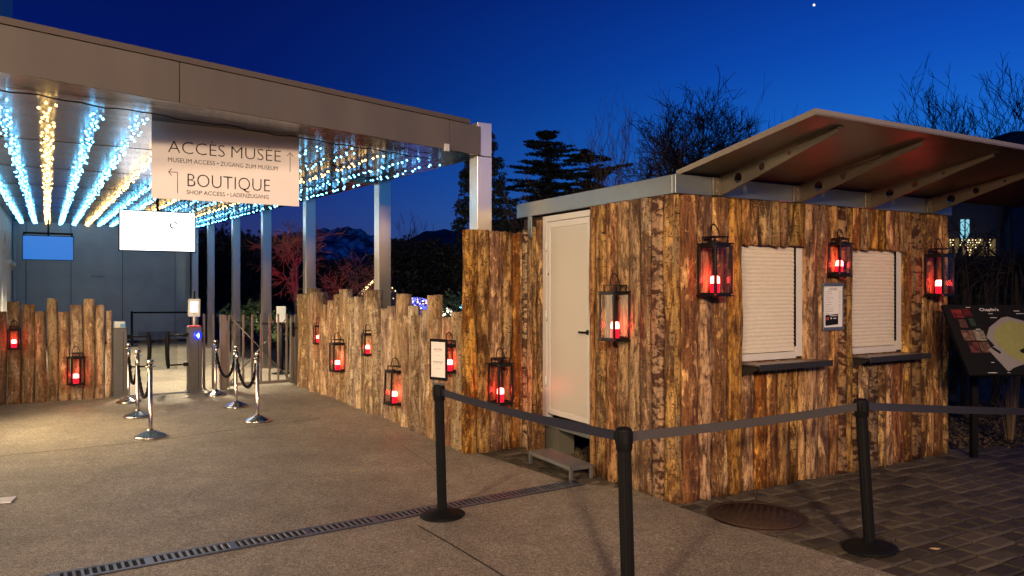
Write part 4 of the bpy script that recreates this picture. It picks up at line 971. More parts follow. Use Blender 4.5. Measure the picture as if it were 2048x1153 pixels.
# ------------------------------------------------------------------ lanterns with their candles
def lantern_proto(w, h, big):
    t = thing('lantern', '', 'lantern', (0, 0, 0), 0, 'black lanterns hung on the logs'); r = w/2; b = .015 if big else .012
    f = MB()
    for sx in (-1, 1):
        for sy in (-1, 1): f.bbox(min(sx*r, sx*(r-b*1.4)), max(sx*r, sx*(r-b*1.4)), min(sy*r, sy*(r-b*1.4)), max(sy*r, sy*(r-b*1.4)), .018, h-.02, .002)
    for z0, z1 in ((.012, .030), (h-.032, h-.012)):
        for s in (-1, 1):
            f.bbox(-r+b*1.4, r-b*1.4, min(s*r, s*(r-b)), max(s*r, s*(r-b)), z0, z1, .002); f.bbox(min(s*r, s*(r-b)), max(s*r, s*(r-b)), -r+b*1.4, r-b*1.4, z0, z1, .002)
    obj('frame', f, M['iron'], t)
    obj('floor_plate', MB().bbox(-r-.008, r+.008, -r-.008, r+.008, 0, .012, .003), M['iron'], t)
    rim = MB(); q = r+.006; qi = r*.62
    for (x0, x1, y0, y1) in ((-q, q, -q, -qi), (-q, q, qi, q), (-q, -qi, -qi, qi), (qi, q, -qi, qi)): rim.bbox(x0, x1, y0, y1, h-.012, h, .002)
    obj('top_plate', rim, M['iron'], t)
    c = MB(); q = r*.74; zt = h+.045 if big else h+.032
    for sx in (-1, 1):
        for sy in (-1, 1): c.bbox(min(sx*q, sx*(q-.01)), max(sx*q, sx*(q-.01)), min(sy*q, sy*(q-.01)), max(sy*q, sy*(q-.01)), h, zt, .001)
    c.bbox(-q-.004, q+.004, -q-.004, q+.004, zt, zt+.009, .002)
    obj('chimney_cap', c, M['iron'], t)
    for s in (-1, 1):
        obj('pane', MB().poly([(-r+b, s*(r-.005), .03), (r-b, s*(r-.005), .03), (r-b, s*(r-.005), h-.03), (-r+b, s*(r-.005), h-.03)]), M['lglass'], t)
        obj('pane', MB().poly([(s*(r-.005), -r+b, .03), (s*(r-.005), r-b, .03), (s*(r-.005), r-b, h-.03), (s*(r-.005), -r+b, h-.03)]), M['lglass'], t)
    hh = .10 if big else .085
    pts = [(math.cos(math.pi*i/16)*q*.72, .22*q*math.sin(math.pi*i/16), zt+.006+hh*math.sin(math.pi*i/16)) for i in range(17)]
    obj('handle', MB().tube(pts, .0055, 8), M['iron'], t)
    k = MB(); k.tube([(0, .22*q-.002, zt+hh+.016), (0, .22*q, zt+hh-.004)], .0035, 6); obj('hook', k, M['kmetal'], t)
    return t
def candle_proto(s):
    t = thing('candle', '', 'candle', (0, 0, 0), 0, 'red candles burning in the lanterns')
    obj('wax', MB().lathe([(0, 0), (.036*s, 0), (.036*s, .085*s), (.037*s, .09*s)], 24), M['wax'], t)
    obj('flame_cup', MB().lathe([(.036*s, .092*s), (.0365*s, .11*s), (.034*s, .143*s), (.022*s, .15*s), (0, .151*s)], 24), M['flame'], t)
    return t
def lanterns():
    BIG = lantern_proto(.195, .425, True); SML = lantern_proto(.145, .305, False); CB = candle_proto(1.0); CS = candle_proto(.86)
    used = {'b': False, 's': False}
    KR = math.atan2(KX.y, KX.x)
    n_f = -KY; n_s = -KX          # outward of front and of side
    def onfront(px, off): u = ualong(px, K0+n_f*off, KX); return K0+n_f*off+KX*u
    def onside(px, off): u = ualong(px, K0+n_s*off, KY); return K0+n_s*off+KY*u
    def online(px, o, d, off): n = Vector((-d.y, d.x, 0)); n = n if n.y < 0 or (abs(n.y) < .6 and n.x < 0) else -n; oo = o+n*off; return oo+d*ualong(px, oo, d)
    f1n = Vector((d1.y, -d1.x, 0)); f1n = f1n if f1n.x < 0 else -f1n
    def onf(px, o, d, off): oo = o+f1n*off; return oo+d*ualong(px, oo, d)
    ca, cb = Vector((-.44, 7.74, 0)), Vector((.075, 8.10, 0)); cdv = (cb-ca).normalized(); cn = Vector((cdv.y, -cdv.x, 0))
    lst = [ # kind, position, base py, rotz, tilt, label
        ('b', onside(1230, .155), 684, KR+R(4), (0, 0), 'large black lantern hung beside the kiosk door', ),
        ('b', onfront(1430, .155), 594, KR+R(2), (0, 0), 'large black lantern left of the first shutter'),
        ('s', onfront(1678, .125), 553, KR-R(6), (R(-3), R(6)), 'small tilted black lantern between the shutters, above the price list'),
        ('b', onfront(1879, .155), 594, KR, (0, 0), 'large black lantern on the far right corner of the kiosk'),
        ('b', ca+cn*.16+cdv*ualong(1001, ca+cn*.16, cdv), 811, math.atan2(cdv.y, cdv.x)+R(3), (0, 0), 'large black lantern on the tall log wall left of the kiosk door'),
        ('b', onf(788, B2a, d2, .15), 812, KR+R(6), (0, R(2)), 'large black lantern low on the thin log fence, left of the notice post'),
        ('s', onf(899, B2a, d2, .13), 749, KR, (0, 0), 'small black lantern half hidden behind the post notice'),
        ('s', onf(736, B1a, d1, .12), 713, KR, (0, 0), 'small black lantern beside the second steel column, on the thin logs'),
        ('b', onf(675, B1a, d1, .15), 745, KR+R(3), (0, 0), 'large black lantern in the middle of the farther thin log fence'),
        ('s', onf(637, B1a, d1, .12), 690, KR, (0, 0), 'small black lantern nearest the steel gate'),
        ('s', GO-D*.14+E*ualong(28, GO-D*.14, E), 701, KR+R(14), (0, 0), 'small black lantern at the left picture edge'),
        ('b', GO-D*.17+E*ualong(152, GO-D*.17, E), 772, KR+R(20), (0, 0), 'large black lantern low on the left log fence near the turnstile'),
    ]
    for kd, p, py, rz, tl, lab in lst:
        src = BIG if kd == 'b' else SML
        c = src if not used[kd] else copy_tree(src)
        z = zat(py, p.y-.08); c.location = (p.x, p.y, z); c.rotation_euler = (tl[0], tl[1], rz); c['label'] = lab
        cs = CB if kd == 'b' else CS
        cc = cs if not used[kd] else copy_tree(cs); used[kd] = True
        cc.location = c.location + (c.rotation_euler.to_matrix() @ Vector((0, 0, .0125))); cc.rotation_euler = c.rotation_euler
        cc['label'] = 'red candle in the '+lab.replace('black ', '', 1).replace(', above the price list', '').replace(', on the thin logs', '').replace(' on the tall log wall', ' on the tall wall').replace(' low on the thin log fence, left of the notice post', ' left of the notice post')
lanterns()
# ------------------------------------------------------------------ things on the ground
def drain():
    a = G(140, 1153); b = G(1158, 966); d = (b-a).normalized(); n = Vector((-d.y, d.x, 0)); a = a-d*1.6; ln = (b-a).length; w = .165
    t = thing('drain_channel', 'slotted metal drain channel crossing the square', 'drain', (a.x, a.y, 0), math.atan2(d.y, d.x))
    m = MB()
    for s in (-1, 1): m.bbox(0, ln, min(s*w/2, s*(w/2-.022)), max(s*w/2, s*(w/2-.022)), .001, .010, .002)
    x = 0; k = 0
    while x < ln-.03:
        m.bbox(x, x+(.018 if k % 11 else .05), -w/2+.022, w/2-.022, .002, .0085, .0015); x += .043 if k % 11 else .07; k += 1
    obj('grate', m, M['drain'], t)
    obj('channel', MB().box(0, ln, -w/2-.008, w/2+.008, .0005, .0015), M['pit'], t)
drain()
def step():
    a, b, c = G(1057, 928), G(1141, 964), G(1175, 954); d = (b-a).normalized(); n = (c-b); n = (n-d*n.dot(d)).normalized(); ln = (b-a).length; w = .24; hz = .125
    t = thing('metal_step', 'low galvanised metal grating step below the kiosk door', 'step', (a.x, a.y, 0), math.atan2(d.y, d.x)); s = 1 if (Matrix.Rotation(-math.atan2(d.y, d.x), 3, 'Z') @ n).y > 0 else -1
    y0, y1 = sorted((0, s*w)); m = MB()
    m.bbox(0, ln, y0, y0+.012, hz-.035, hz, .002); m.bbox(0, ln, y1-.012, y1, hz-.035, hz, .002); m.bbox(0, .012, y0, y1, hz-.035, hz, .002); m.bbox(ln-.012, ln, y0, y1, hz-.035, hz, .002)
    obj('frame', m, M['stepm'], t)
    g = MB(); k = 8
    for i in range(1, k): yy = y0+w*i/k; g.bbox(.012, ln-.012, yy-.009, yy+.009, hz-.012, hz-.002, .002)
    for i in range(1, 24): xx = ln*i/24; g.bbox(xx-.002, xx+.002, y0+.012, y1-.012, hz-.02, hz-.008, .0005)
    obj('grating', g, M['stepm'], t)
    for x in (.0, ln-.03):
        for y in (y0, y1-.03): obj('leg', MB().bbox(x, x+.03, y, y+.03, .001, hz-.03, .003), M['stepm'], t); 
step()
def manhole():
    p = G(1513, 1031); t = thing('manhole_cover', 'round rusty manhole cover in the setts before the kiosk', 'manhole cover', (p.x, p.y, -.004), .4)
    obj('rim', MB().lathe([(.365, -.02), (.365, .004), (.335, .004), (.335, -.02)], 56), M['manhole'], t)
    m = MB(); m.lathe([(.33, -.02), (.33, .002), (0, .002)], 56)
    for i in range(-9, 10):
        for j in range(-9, 10):
            x, y = i*.034, j*.034
            if x*x+y*y < .30**2 and (i+j) % 2: m.bbox(x-.011, x+.011, y-.006, y+.006, .002, .006, .0015)
    obj('lid', m, M['manhole'], t)
manhole()
def litter():
    rnd = random.Random(2)
    for px_, py, lab in ((708, 944, 'small pale dry leaf lying in the middle of the square'), (159, 1024, 'tiny pale scrap on the floor at lower left'), (1870, 1098, 'yellow leaf lying on the dark setts'), (738, 819, 'brown leaf lying at the foot of the log fence'), (742, 838, 'dark dead leaf in front of the second column fence')):
        p = G(px_, py); r = .028 if px_ != 159 else .012; m = MB()
        if px_ == 738: r = .05
        ring = [(r*math.cos(a*.785)*(1.5 if a % 4 == 0 else .9), r*.6*math.sin(a*.785), .004+.006*rnd.random()) for a in range(8)]
        m.add(ring+[(0, 0, .012)], [(i, (i+1) % 8, 8) for i in range(8)])
        o = obj('dry_leaf', m, M['leaf']); o.location = (p.x, p.y, .001 if px_ != 1870 else -.006); o.rotation_euler = (0, 0, rnd.random()*6); tag(o, lab, 'leaf', 'fallen leaves and scraps')
    p = G(12, 1004); t = thing('white_board', 'pale flat board lying at the left picture edge', 'board', (p.x, p.y, .004), R(20))
    obj('board', MB().bbox(-.30, .055, -.075, .085, 0, .012, .002), M['paper'], t)
litter()
# info board on the right
def info_board():
    tl = Vector((4.22, 7.36, 1.535)); bl = Vector((4.20, 6.88, .905)); dx = Vector((1, .02, 0)).normalized(); wv = 1.45
    t = thing('info_board', 'black slanted visitor map board on a post, right of the kiosk', 'information board', (4.68, 7.6, 0))
    up = (tl-bl); hl = up.length; up.normalize(); n = dx.cross(up)
    if n.y > 0: n = -n
    P = lambda u, v, d=0.: bl+dx*u*wv+up*v*hl+n*d
    def quad(m, u0, v0, u1, v1, d=.0): m.prism([P(u0, v0, d), P(u1, v0, d), P(u1, v1, d), P(u0, v1, d)], n*-.001)
    m = MB(); m.prism([P(0, 0), P(1, 0), P(1, 1), P(0, 1)], n*-.03); pb = obj('panel', m, M['ink'], t, world=True)
    obj('post', MB().bbox(4.65, 4.71, 7.57, 7.63, -.07, 1.40, .004), M['black'], t, world=True)
    obj('post', MB().bbox(5.35, 5.41, 7.57, 7.63, -.07, 1.40, .004), M['black'], t, world=True)
    obj('bracket', MB().tube([(4.68, 7.6, 1.3), tuple(P(.32, .6, -.03))], .012, 8), M['black'], t, world=True)
    cols = [(.16, .02, .012), (.08, .01, .008), (.09, .04, .03), (.025, .05, .022), (.14, .08, .05), (.22, .19, .14), (.10, .03, .02), (.15, .09, .05)]
    cell = [(.055, .80, .105, .92), (.112, .82, .16, .94), (.075, .66, .125, .76), (.135, .68, .165, .78), (.07, .46, .13, .58), (.135, .47, .195, .59), (.085, .30, .14, .44), (.145, .31, .20, .44)]
    cell = [(.045, .80, .115, .93), (.122, .82, .175, .94), (.065, .66, .115, .78), (.14, .68, .175, .79), (.055, .47, .128, .62), (.134, .47, .205, .62), (.07, .30, .134, .45), (.140, .30, .205, .45)]
    for c, q in zip(cols, cell):
        m = MB(); quad(m, *q, .002); obj('photo', m, pmat('board_picture', c, .5, 0, .8, 26), pb, world=True)
    m = MB()
    for u, v, w in ((.155, .955, .03), (.29, .86, .03), (.29, .80, .045), (.16, .63, .03), (.47, .90, .04), (.48, .86, .06), (.17, .16, .02), (.25, .06, .03), (.245, .0+.02, .02), (.12, .02, .06)): quad(m, u, v, u+w, v+.007, .002)
    m2 = text_mb("Chaplin's", .24*wv, .905*hl, .13*wv, .034, lambda a, b, d: bl+dx*a+up*b+n*.0025, .02)
    m.add(m2.v, m2.f); obj('lettering', m, M['paper'], pb, world=True)
    Q = lambda u, v, d=0.: P(.185+(u-.385)*1.55, v, d)
    poly = [(.40, .52), (.43, .66), (.50, .80), (.53, .82), (.72, .62), (.78, .38), (.60, .20), (.50, .13), (.46, .09), (.43, .04), (.385, .34), (.42, .40)]
    m = MB(); m.prism([Q(u, v, .0025) for u, v in poly], n*-.001); obj('map_outline', m, pmat('map_white', (.28, .27, .25), .6), pb, world=True)
    poly = [(.425, .50), (.455, .64), (.51, .74), (.54, .76), (.70, .58), (.75, .40), (.58, .23), (.50, .17), (.455, .28)]
    m = MB(); m.prism([Q(u, v, .004) for u, v in poly], n*-.001); obj('map_green', m, pmat('map_green', (.30, .31, .10), .6, 0, .1, 30), pb, world=True)
    m = MB(); m.prism([Q(u, v, .0055) for u, v in ((.515, .33), (.54, .36), (.56, .33), (.54, .29), (.52, .29))], n*-.001); m.prism([Q(u, v, .0055) for u, v in ((.40, .36), (.425, .28), (.435, .30), (.41, .38))], n*-.001)
    obj('map_buildings', m, M['ink'], pb, world=True)
info_board()
# barriers and notice under the canopy
def inner_barriers():
    A = Vector((-11.05, 21.8, 0)); B = Vector((-9.35, 22.0, 0))
    t = thing('inner_post', 'tall black barrier post before the rear wall, left', 'barrier post', A)
    obj('pole', MB().lathe([(.035, 0), (.035, 1.02), (0, 1.03)], 12), M['black'], t); obj('base', MB().lathe([(.18, 0), (.18, .015), (.05, .04)], 24), M['black'], t)
    c = copy_tree(t); c.location = B; c['label'] = 'black barrier post before the rear wall, near the columns'
    t['group'] = c['group'] = 'black posts before the rear wall'
    d = (B-A).normalized()
    tag(obj('inner_belt', MB().obox((A+B)/2+Z*.985, d, d.cross(Z), Z, (B-A).length-.08, .004, .05), M['black']), 'black belt stretched before the blue grey rear wall', 'belt')
    p = G(563, 748); t = thing('notice_stand', 'white notice on a black stand behind the steel gate', 'sign', p, R(10))
    obj('pole', MB().lathe([(.035, .01), (.035, 1.12), (0, 1.12)], 14), M['black'], t); obj('base', MB().lathe([(.19, 0), (.19, .012), (.05, .035)], 28), M['black'], t)
    obj('sheet', MB().bbox(-.09, .09, -.05, -.035, 1.02, 1.34, .003), M['paper'], t)
    tag(obj('inner_belt', MB().obox(p+Vector((-.85, .5, .98)), Vector((-.86, .5, 0)).normalized(), Vector((.5, .86, 0)), Z, 1.8, .004, .05), M['black']), 'black belt running back from the notice stand behind the gate', 'belt')
inner_barriers()
# ------------------------------------------------------------------ trees and planting
def branchy(mb, p, d, ln, r, depth, rnd, spread=.55, up=.12, nb=(2, 3), seg=3, shrink=.72, minr=.004):
    pts = [p]; rad = [r]; q = p.copy(); dd = d.copy()
    for i in range(seg):
        dd = (dd+Vector((rnd.gauss(0, .19), rnd.gauss(0, .19), rnd.gauss(0, .15)+up*.35))).normalized(); q = q+dd*ln/seg; pts.append(q.copy()); rad.append(max(minr*.7, r*(1-.38*(i+1)/seg)))
    mb.tube(pts, rad, 6 if r > .06 else (4 if r > .02 else 3), False, True)
    if depth == 0: return
    for k in range(rnd.randint(*nb)):
        i = rnd.randint(1, seg) if k else seg
        nd = (dd+Vector((rnd.gauss(0, spread), rnd.gauss(0, spread), rnd.gauss(0, spread*.6)+up))).normalized()
        branchy(mb, pts[i], nd, ln*shrink*rnd.uniform(.75, 1.2), max(minr, rad[i]*.66), depth-1, rnd, spread, up, nb, seg, shrink, minr)
def bare_tree(label, base, height, seed, mat, depth=6, spread=.5, trunk=.25, up=.15, nb=(2, 3), r0=.12, minr=.008, name='bare_tree', stems=1, group=None, shrink=.74, lean=(0, 0)):
    rnd = random.Random(seed); t = thing(name, label, 'tree', base, 0, group); mb = MB(); tr = MB()
    for s in range(stems):
        d0 = Vector((rnd.gauss(0, .18)*(stems > 1)+lean[0], rnd.gauss(0, .18)*(stems > 1)+lean[1], 1)).normalized()
        th = height*trunk*rnd.uniform(.85, 1.1); pt = [Vector((0, 0, -.1)), d0*th*.5+Vector((rnd.gauss(0, .04), 0, 0)), d0*th]
        tr.tube(pt, [r0*1.3, r0, r0*.85], 8, False)
        ln = height*(1-trunk)/sum(shrink**i for i in range(depth+1))*1.15
        for k in range(4 if stems == 1 else 2):
            a = k*1.57+rnd.random(); nd = Vector((math.cos(a)*spread*.9, math.sin(a)*spread*.9, 1)).normalized() if k else d0
            branchy(mb, pt[-1], nd, ln*rnd.uniform(.8, 1.1), r0*.7, depth, rnd, spread, up, nb, 3, shrink, minr)
    obj('trunk', tr, mat, t, fix=False); obj('branches', mb, mat, t, fix=False); return t
def leafcloud(mb, c, rx, ry, rz, n, s, rnd, flat=1.):
    for k in range(n):
        while True:
            v = Vector((rnd.uniform(-1, 1), rnd.uniform(-1, 1), rnd.uniform(-1, 1)))
            if v.length < 1: break
        p = Vector(c)+Vector((v.x*rx, v.y*ry, v.z*rz)); a = Vector((rnd.gauss(0, 1), rnd.gauss(0, 1), rnd.gauss(0, flat))).normalized()*s*rnd.uniform(.6, 1.4); b = a.cross(Vector((rnd.gauss(0, 1), rnd.gauss(0, 1), rnd.gauss(0, 1)))).normalized()*s*rnd.uniform(.35, .7)
        mb.add([p-a, p+b, p+a, p-b], [(0, 1, 2, 3)])
def bush(label, base, w, h, seed, mat=None, n=60, leaf=.10, name='evergreen_bush', cat='bush', group=None, per=60):
    rnd = random.Random(seed); t = thing(name, label, cat, base, 0, group); mb = MB()
    for k in range(n):
        a = rnd.random()*6.28; rr = math.sqrt(rnd.random())*w/2*.85; z = rnd.uniform(.1, 1)**.8
        k2 = math.sqrt(max(.05, 1-(z-.35)**2*1.9)); c = (rr*math.cos(a)*k2, rr*math.sin(a)*k2, z*h*.9)
        q = rnd.uniform(.10, .2)*w; leafcloud(mb, c, q, q, q*.7, per, leaf, rnd)
    obj('crown', mb, mat or M['darkleaf'], t, fix=False)
    tr = MB(); tr.tube([(0, 0, -.1), (.05, 0, h*.4), (0, .03, h*.8)], [.07, .05, .02], 6, False); obj('trunk', tr, M['bark'], t, fix=False); return t
def cedar(label, base, h, w, seed, top=.35, tiers=13, leaf=.10, name='cedar_tree', flat=False):
    rnd = random.Random(seed); t = thing(name, label, 'tree', base); tr = MB(); mb = MB()
    tr.tube([(0, 0, -.1), (.05, 0, h*.5), (0, 0, h)], [h*.035, h*.024, .02], 8, False)
    for i in range(tiers):
        f = i/(tiers-1); z = h*(.16+.82*f); R0 = w/2*((1-f)**.75*.95+.07 if not flat else (math.sin(math.pi*(.25+.62*f)))+.05)
        for k in range(rnd.randint(9, 12)):
            a = rnd.random()*6.28; l = R0*rnd.uniform(.45, 1.12); n = max(3, int(l/.28)); zz = z+rnd.uniform(-.15, .15)
            tip = Vector((math.cos(a)*l, math.sin(a)*l, zz+l*rnd.uniform(-.08, .22)))
            tr.tube([(0, 0, zz-.05), tip*.5+Vector((0, 0, zz*.5+.06)), tip], [.05, .03, .012], 4, False)
            for j in range(1, n+1):
                g = j/n; c = Vector((0, 0, zz)).lerp(tip, g); c.z += .05*math.sin(g*3)
                wd = .30*(1.15-g*.6)*max(.5, w/5); leafcloud(mb, c, wd*.9, wd*.9, .07, 34, leaf*.85, rnd, .25)
    obj('trunk', tr, M['bark'], t, fix=False); obj('crown', mb, M['needle'], t, fix=False); return t
def conifer(label, base, h, w, seed):
    rnd = random.Random(seed); t = thing('conifer_tree', label, 'tree', base); tr = MB(); mb = MB(); tr.tube([(0, 0, 0), (0, 0, h)], [.28, .03], 8, False)
    for k in range(420):
        f = rnd.random(); z = h*(.12+.87*f); r = w/2*(1-f)**.55*rnd.uniform(.5, 1.1)+.06; a = rnd.random()*6.28
        q = .17+.22*(1-f); leafcloud(mb, (r*math.cos(a), r*math.sin(a), z), q, q, q*.75, 46, .075, rnd)
    obj('trunk', tr, M['bark'], t, fix=False); obj('crown', mb, M['needle'], t, fix=False)
def base(px_, Y): return Vector(((px_-CX)/FPX*Y, Y, -.07))
conifer('tall narrow dark conifer behind the nearest column', base(966, 34), zat(246, 34), 3.3, 11)
cedar('pointed dark cedar with layered branches, left of the kiosk roof', base(1094, 42), zat(262, 42), 11.5, 12, tiers=17)
cedar('broad flat topped cedar just right of the pointed one', base(1180, 40), zat(312, 40), 8.4, 13, tiers=10, flat=True)
bare_tree('big round headed bare tree above the kiosk roof', base(1384, 30), zat(150, 30)*.93, 25, M['bark'], depth=6, spread=.46, trunk=.38, up=.10, nb=(2, 4), r0=.34, minr=.012, shrink=.78)
bare_tree('slender bare tree with upright shoots left of the big bare tree', base(1262, 24), zat(236, 24), 22, M['barkbrown'], depth=4, spread=.25, trunk=.2, up=.5, r0=.05, minr=.006, stems=5, group='slender bare trees')
bare_tree('slender bare tree whose shoots rise right of the big bare tree', base(1490, 26), zat(225, 26), 23, M['bark'], depth=4, spread=.25, trunk=.2, up=.5, r0=.05, minr=.006, stems=5, group='slender bare trees')
bare_tree('dense brown twiggy bush behind the kiosk roof, before the cedars', base(1205, 20), zat(345, 20), 24, M['barkbrown'], depth=5, spread=.6, trunk=.15, up=.15, r0=.05, minr=.005, stems=5, name='twiggy_bush', nb=(2, 4))
for i, (px_, Y, py, sd, lab) in enumerate([(1832, 30, 205, 31, 'leftmost of the bare trees above the slanting canopy'), (1885, 27, 165, 32, 'tallest of the bare trees above the slanting canopy'), (1925, 31, 208, 36, 'bare tree just right of the tallest one above the slanting canopy'), (2005, 26, 180, 33, 'bare tree above the dark roof near the right edge')]):
    bare_tree(lab, base(px_, Y), zat(py, Y), sd, M['bark'], depth=5, spread=.42, trunk=.42, up=.26, nb=(2, 3), r0=.085, minr=.010, group='bare trees behind the right building')
bare_tree('dark gnarled bare tree in front of the building with lit windows', base(1968, 15), zat(385, 15), 34, M['bark'], depth=5, spread=.6, trunk=.30, up=.05, r0=.14, minr=.008, stems=2)
# dark trees of the garden behind the columns
for i, (px_, Y, py, w, lab) in enumerate([(330, 46, 440, 8, 'dark evergreen hidden mostly by the rear wall'), (440, 40, 452, 6, 'dark evergreen behind the far columns'), (505, 38, 462, 5.5, 'dark evergreen between the third and fourth far column'), (566, 34, 470, 4.5, 'dark evergreen left of the column at the gate'), (660, 42, 520, 5.5, 'dark evergreen bush right of the column at the gate'), (800, 36, 470, 4.4, 'dark evergreen right of the second column'), (862, 34, 478, 4.4, 'dark evergreen midway between the two nearest columns'), (918, 38, 520, 5, 'dark evergreen left of the nearest column'), (1010, 40, 440, 5.5, 'dark evergreen behind the tall log wall'), (1100, 44, 405, 9, 'dark evergreen mass at the foot of the cedars')]):
    h = zat(py, Y)+.07; bush(lab, base(px_, Y), w, h, 40+i, M['darkleaf'], n=int(34+w*10), leaf=.11, name='evergreen_tree', cat='tree', group='dark evergreens of the garden', per=70)
bare_tree('thin bare sapling tops above the dark evergreen by the second column', base(826, 38), zat(442, 38), 51, M['bark'], depth=3, spread=.25, trunk=.5, up=.5, r0=.03, minr=.008, stems=4, name='bare_sapling')
bush('sparse green shrub lit from below left of the tall log wall', base(905, 17), 1.7, zat(575, 17)+.0, 61, M['leaves'], n=26, leaf=.05, name='green_shrub', per=34)
bush('lit green shrub seen between the far columns', base(497, 24), 2.2, zat(596, 24), 62, M['leaves'], n=24, leaf=.07, name='green_shrub', per=40)
bush('lit green shrub behind the steel gate', base(552, 23), 1.8, zat(618, 23), 63, M['leaves'], n=20, leaf=.06, name='green_shrub', per=36)
bush('dark bush behind the info board', base(1990, 11.5), 3.4, zat(520, 11.5), 64, M['darkleaf'], n=50, leaf=.07, name='evergreen_bush', per=60)
bush('dark bush right of the kiosk, under the corner lantern', base(1905, 12.5), 2.0, zat(520, 12.5), 65, M['darkleaf'], n=40, leaf=.07, name='evergreen_bush', per=60)
rt1 = bare_tree('red lit bare tree with wide branches behind the gate columns', base(592, 27), zat(395, 27), 71, M['barkred'], depth=5, spread=.62, trunk=.34, up=.02, nb=(2, 4), r0=.11, minr=.009)
bare_tree('small red lit bare tree behind the farther log fence', base(697, 24), zat(505, 24), 72, M['barkred'], depth=5, spread=.62, trunk=.25, up=.02, nb=(2, 4), r0=.06, minr=.006)
def floodlight(label, px_, Y, aim, en, col, dx=0, ang=80):
    p = base(px_, Y)+Vector((dx, 0, .07)); t = thing('garden_floodlight', label, 'floodlight', p, 0, 'small garden floodlights')
    obj('housing', MB().bbox(-.08, .08, -.05, .05, .02, .16, .01), M['black'], t); obj('stake', MB().tube([(0, 0, -.12), (0, 0, .03)], .012, 6), M['black'], t)
    lamp('garden_light', 'SPOT', p+Vector((0, 0, .24)), en, col, aim, .08, ang, .6)
floodlight('small floodlight washing the wide tree red', 560, 23.5, tuple(base(610, 27)+Z*5), 380, (1, .03, .05))
floodlight('small floodlight washing the small tree red', 690, 21.5, tuple(base(700, 24)+Z*2.5), 150, (1, .06, .05))
floodlight('small floodlight under the green shrub by the far columns', 500, 22, tuple(base(500, 24)+Z*1.6), 110, (1, .92, .55))
floodlight('small floodlight under the shrub behind the gate', 548, 21.4, tuple(base(552, 23)+Z*1.2), 90, (1, .92, .55))
floodlight('small floodlight under the shrub by the tall log wall', 880, 15.5, tuple(base(905, 17)+Z*1.4), 34, (1, .85, .5))
# lit twig hut, light globe and small clusters
def light_hut():
    p = base(757, 24); t = thing('twig_hut', 'cone of woven twigs edged with small warm lights, behind the second column', 'hut', p)
    r, h = 2.4, zat(556, 24)+.07; obj('cone', MB().lathe([(r, 0), (r*.52, h*.48), (.04, h)], 28), M['twigwall'], t)
    m = MB(); rnd = random.Random(8)
    for k in range(5):
        a = -1.57+(k-2)*.78
        for j in range(44):
            f = j/43; rr = r*(1-f)*(1-.12*math.sin(math.pi*f))+.06; star(m, Vector((rr*math.cos(a), rr*math.sin(a), h*f))+Vector((rnd.gauss(0, .02),)*3), .035, Matrix.Identity(3))
    o = obj('lights', m, M['led_gold'], t, fix=False); o['kind'] = 'stuff'
    lamp('hut_light', 'SPOT', p+Vector((-.9, -2.4, .3)), 60, (1, .55, .3), tuple(p+Z*1.3), .1, 70, .5)
light_hut()
def light_cluster(name, label, px_, Y, zc, rx, rz, n, mats, seed, frame=False, bs=.03, cat='lights'):
    p = base(px_, Y); t = thing(name, label, cat, p); m = [MB() for _ in mats]; rnd = random.Random(seed)
    for k in range(n):
        th = math.acos(rnd.uniform(-.2 if frame else -1, 1)); a = rnd.random()*6.28; rr = 1 if frame else rnd.random()**.4
        c = Vector((rx*rr*math.sin(th)*math.cos(a), rx*rr*math.sin(th)*math.sin(a), zc+rz*rr*math.cos(th)+.07)); star(m[rnd.randrange(len(m))], c, bs*rnd.uniform(.7, 1.3), Matrix.Identity(3))
    w = MB()
    for k in range(6):
        w.tube([(rx*.98*math.sin(j*.2618)*math.cos(k*.5236), rx*.98*math.sin(j*.2618)*math.sin(k*.5236), zc+.07+rz*.98*math.cos(j*.2618)) for j in range(0, 25)], .008, 4, False)
    w.tube([(0, 0, -.05), (0, 0, zc)], .02, 6)
    obj('wire_frame', w, M['wire'], t, fix=False)
    for mm, mt in zip(m, mats): o = obj('bulbs', mm, mt, t, fix=False); o['kind'] = 'stuff'
    return t
light_cluster('light_globe', 'globe of blue and white lights behind the log fence', 835, 20, 1.02, .44, .42, 420, [M['led_blue'], M['led_blue'], M['led_blue'], M['led_blue'], M['led_gold']], 5, True, .026)
light_cluster('light_cluster', 'bundle of warm white lights right of the blue globe', 890, 18, 1.12, .26, .10, 60, [M['led_white']], 6)
light_cluster('light_cluster', 'few white lights left of the blue globe', 788, 19, 1.02, .16, .12, 18, [M['led_white']], 7)
light_cluster('light_cluster', 'few pale lights close to the tall log wall', 927, 17, 1.22, .08, .14, 14, [M['led_cool']], 8)
lamp('globe_light', 'POINT', base(835, 20)+Z*1.1, 14, (.15, .25, 1), None, .3)
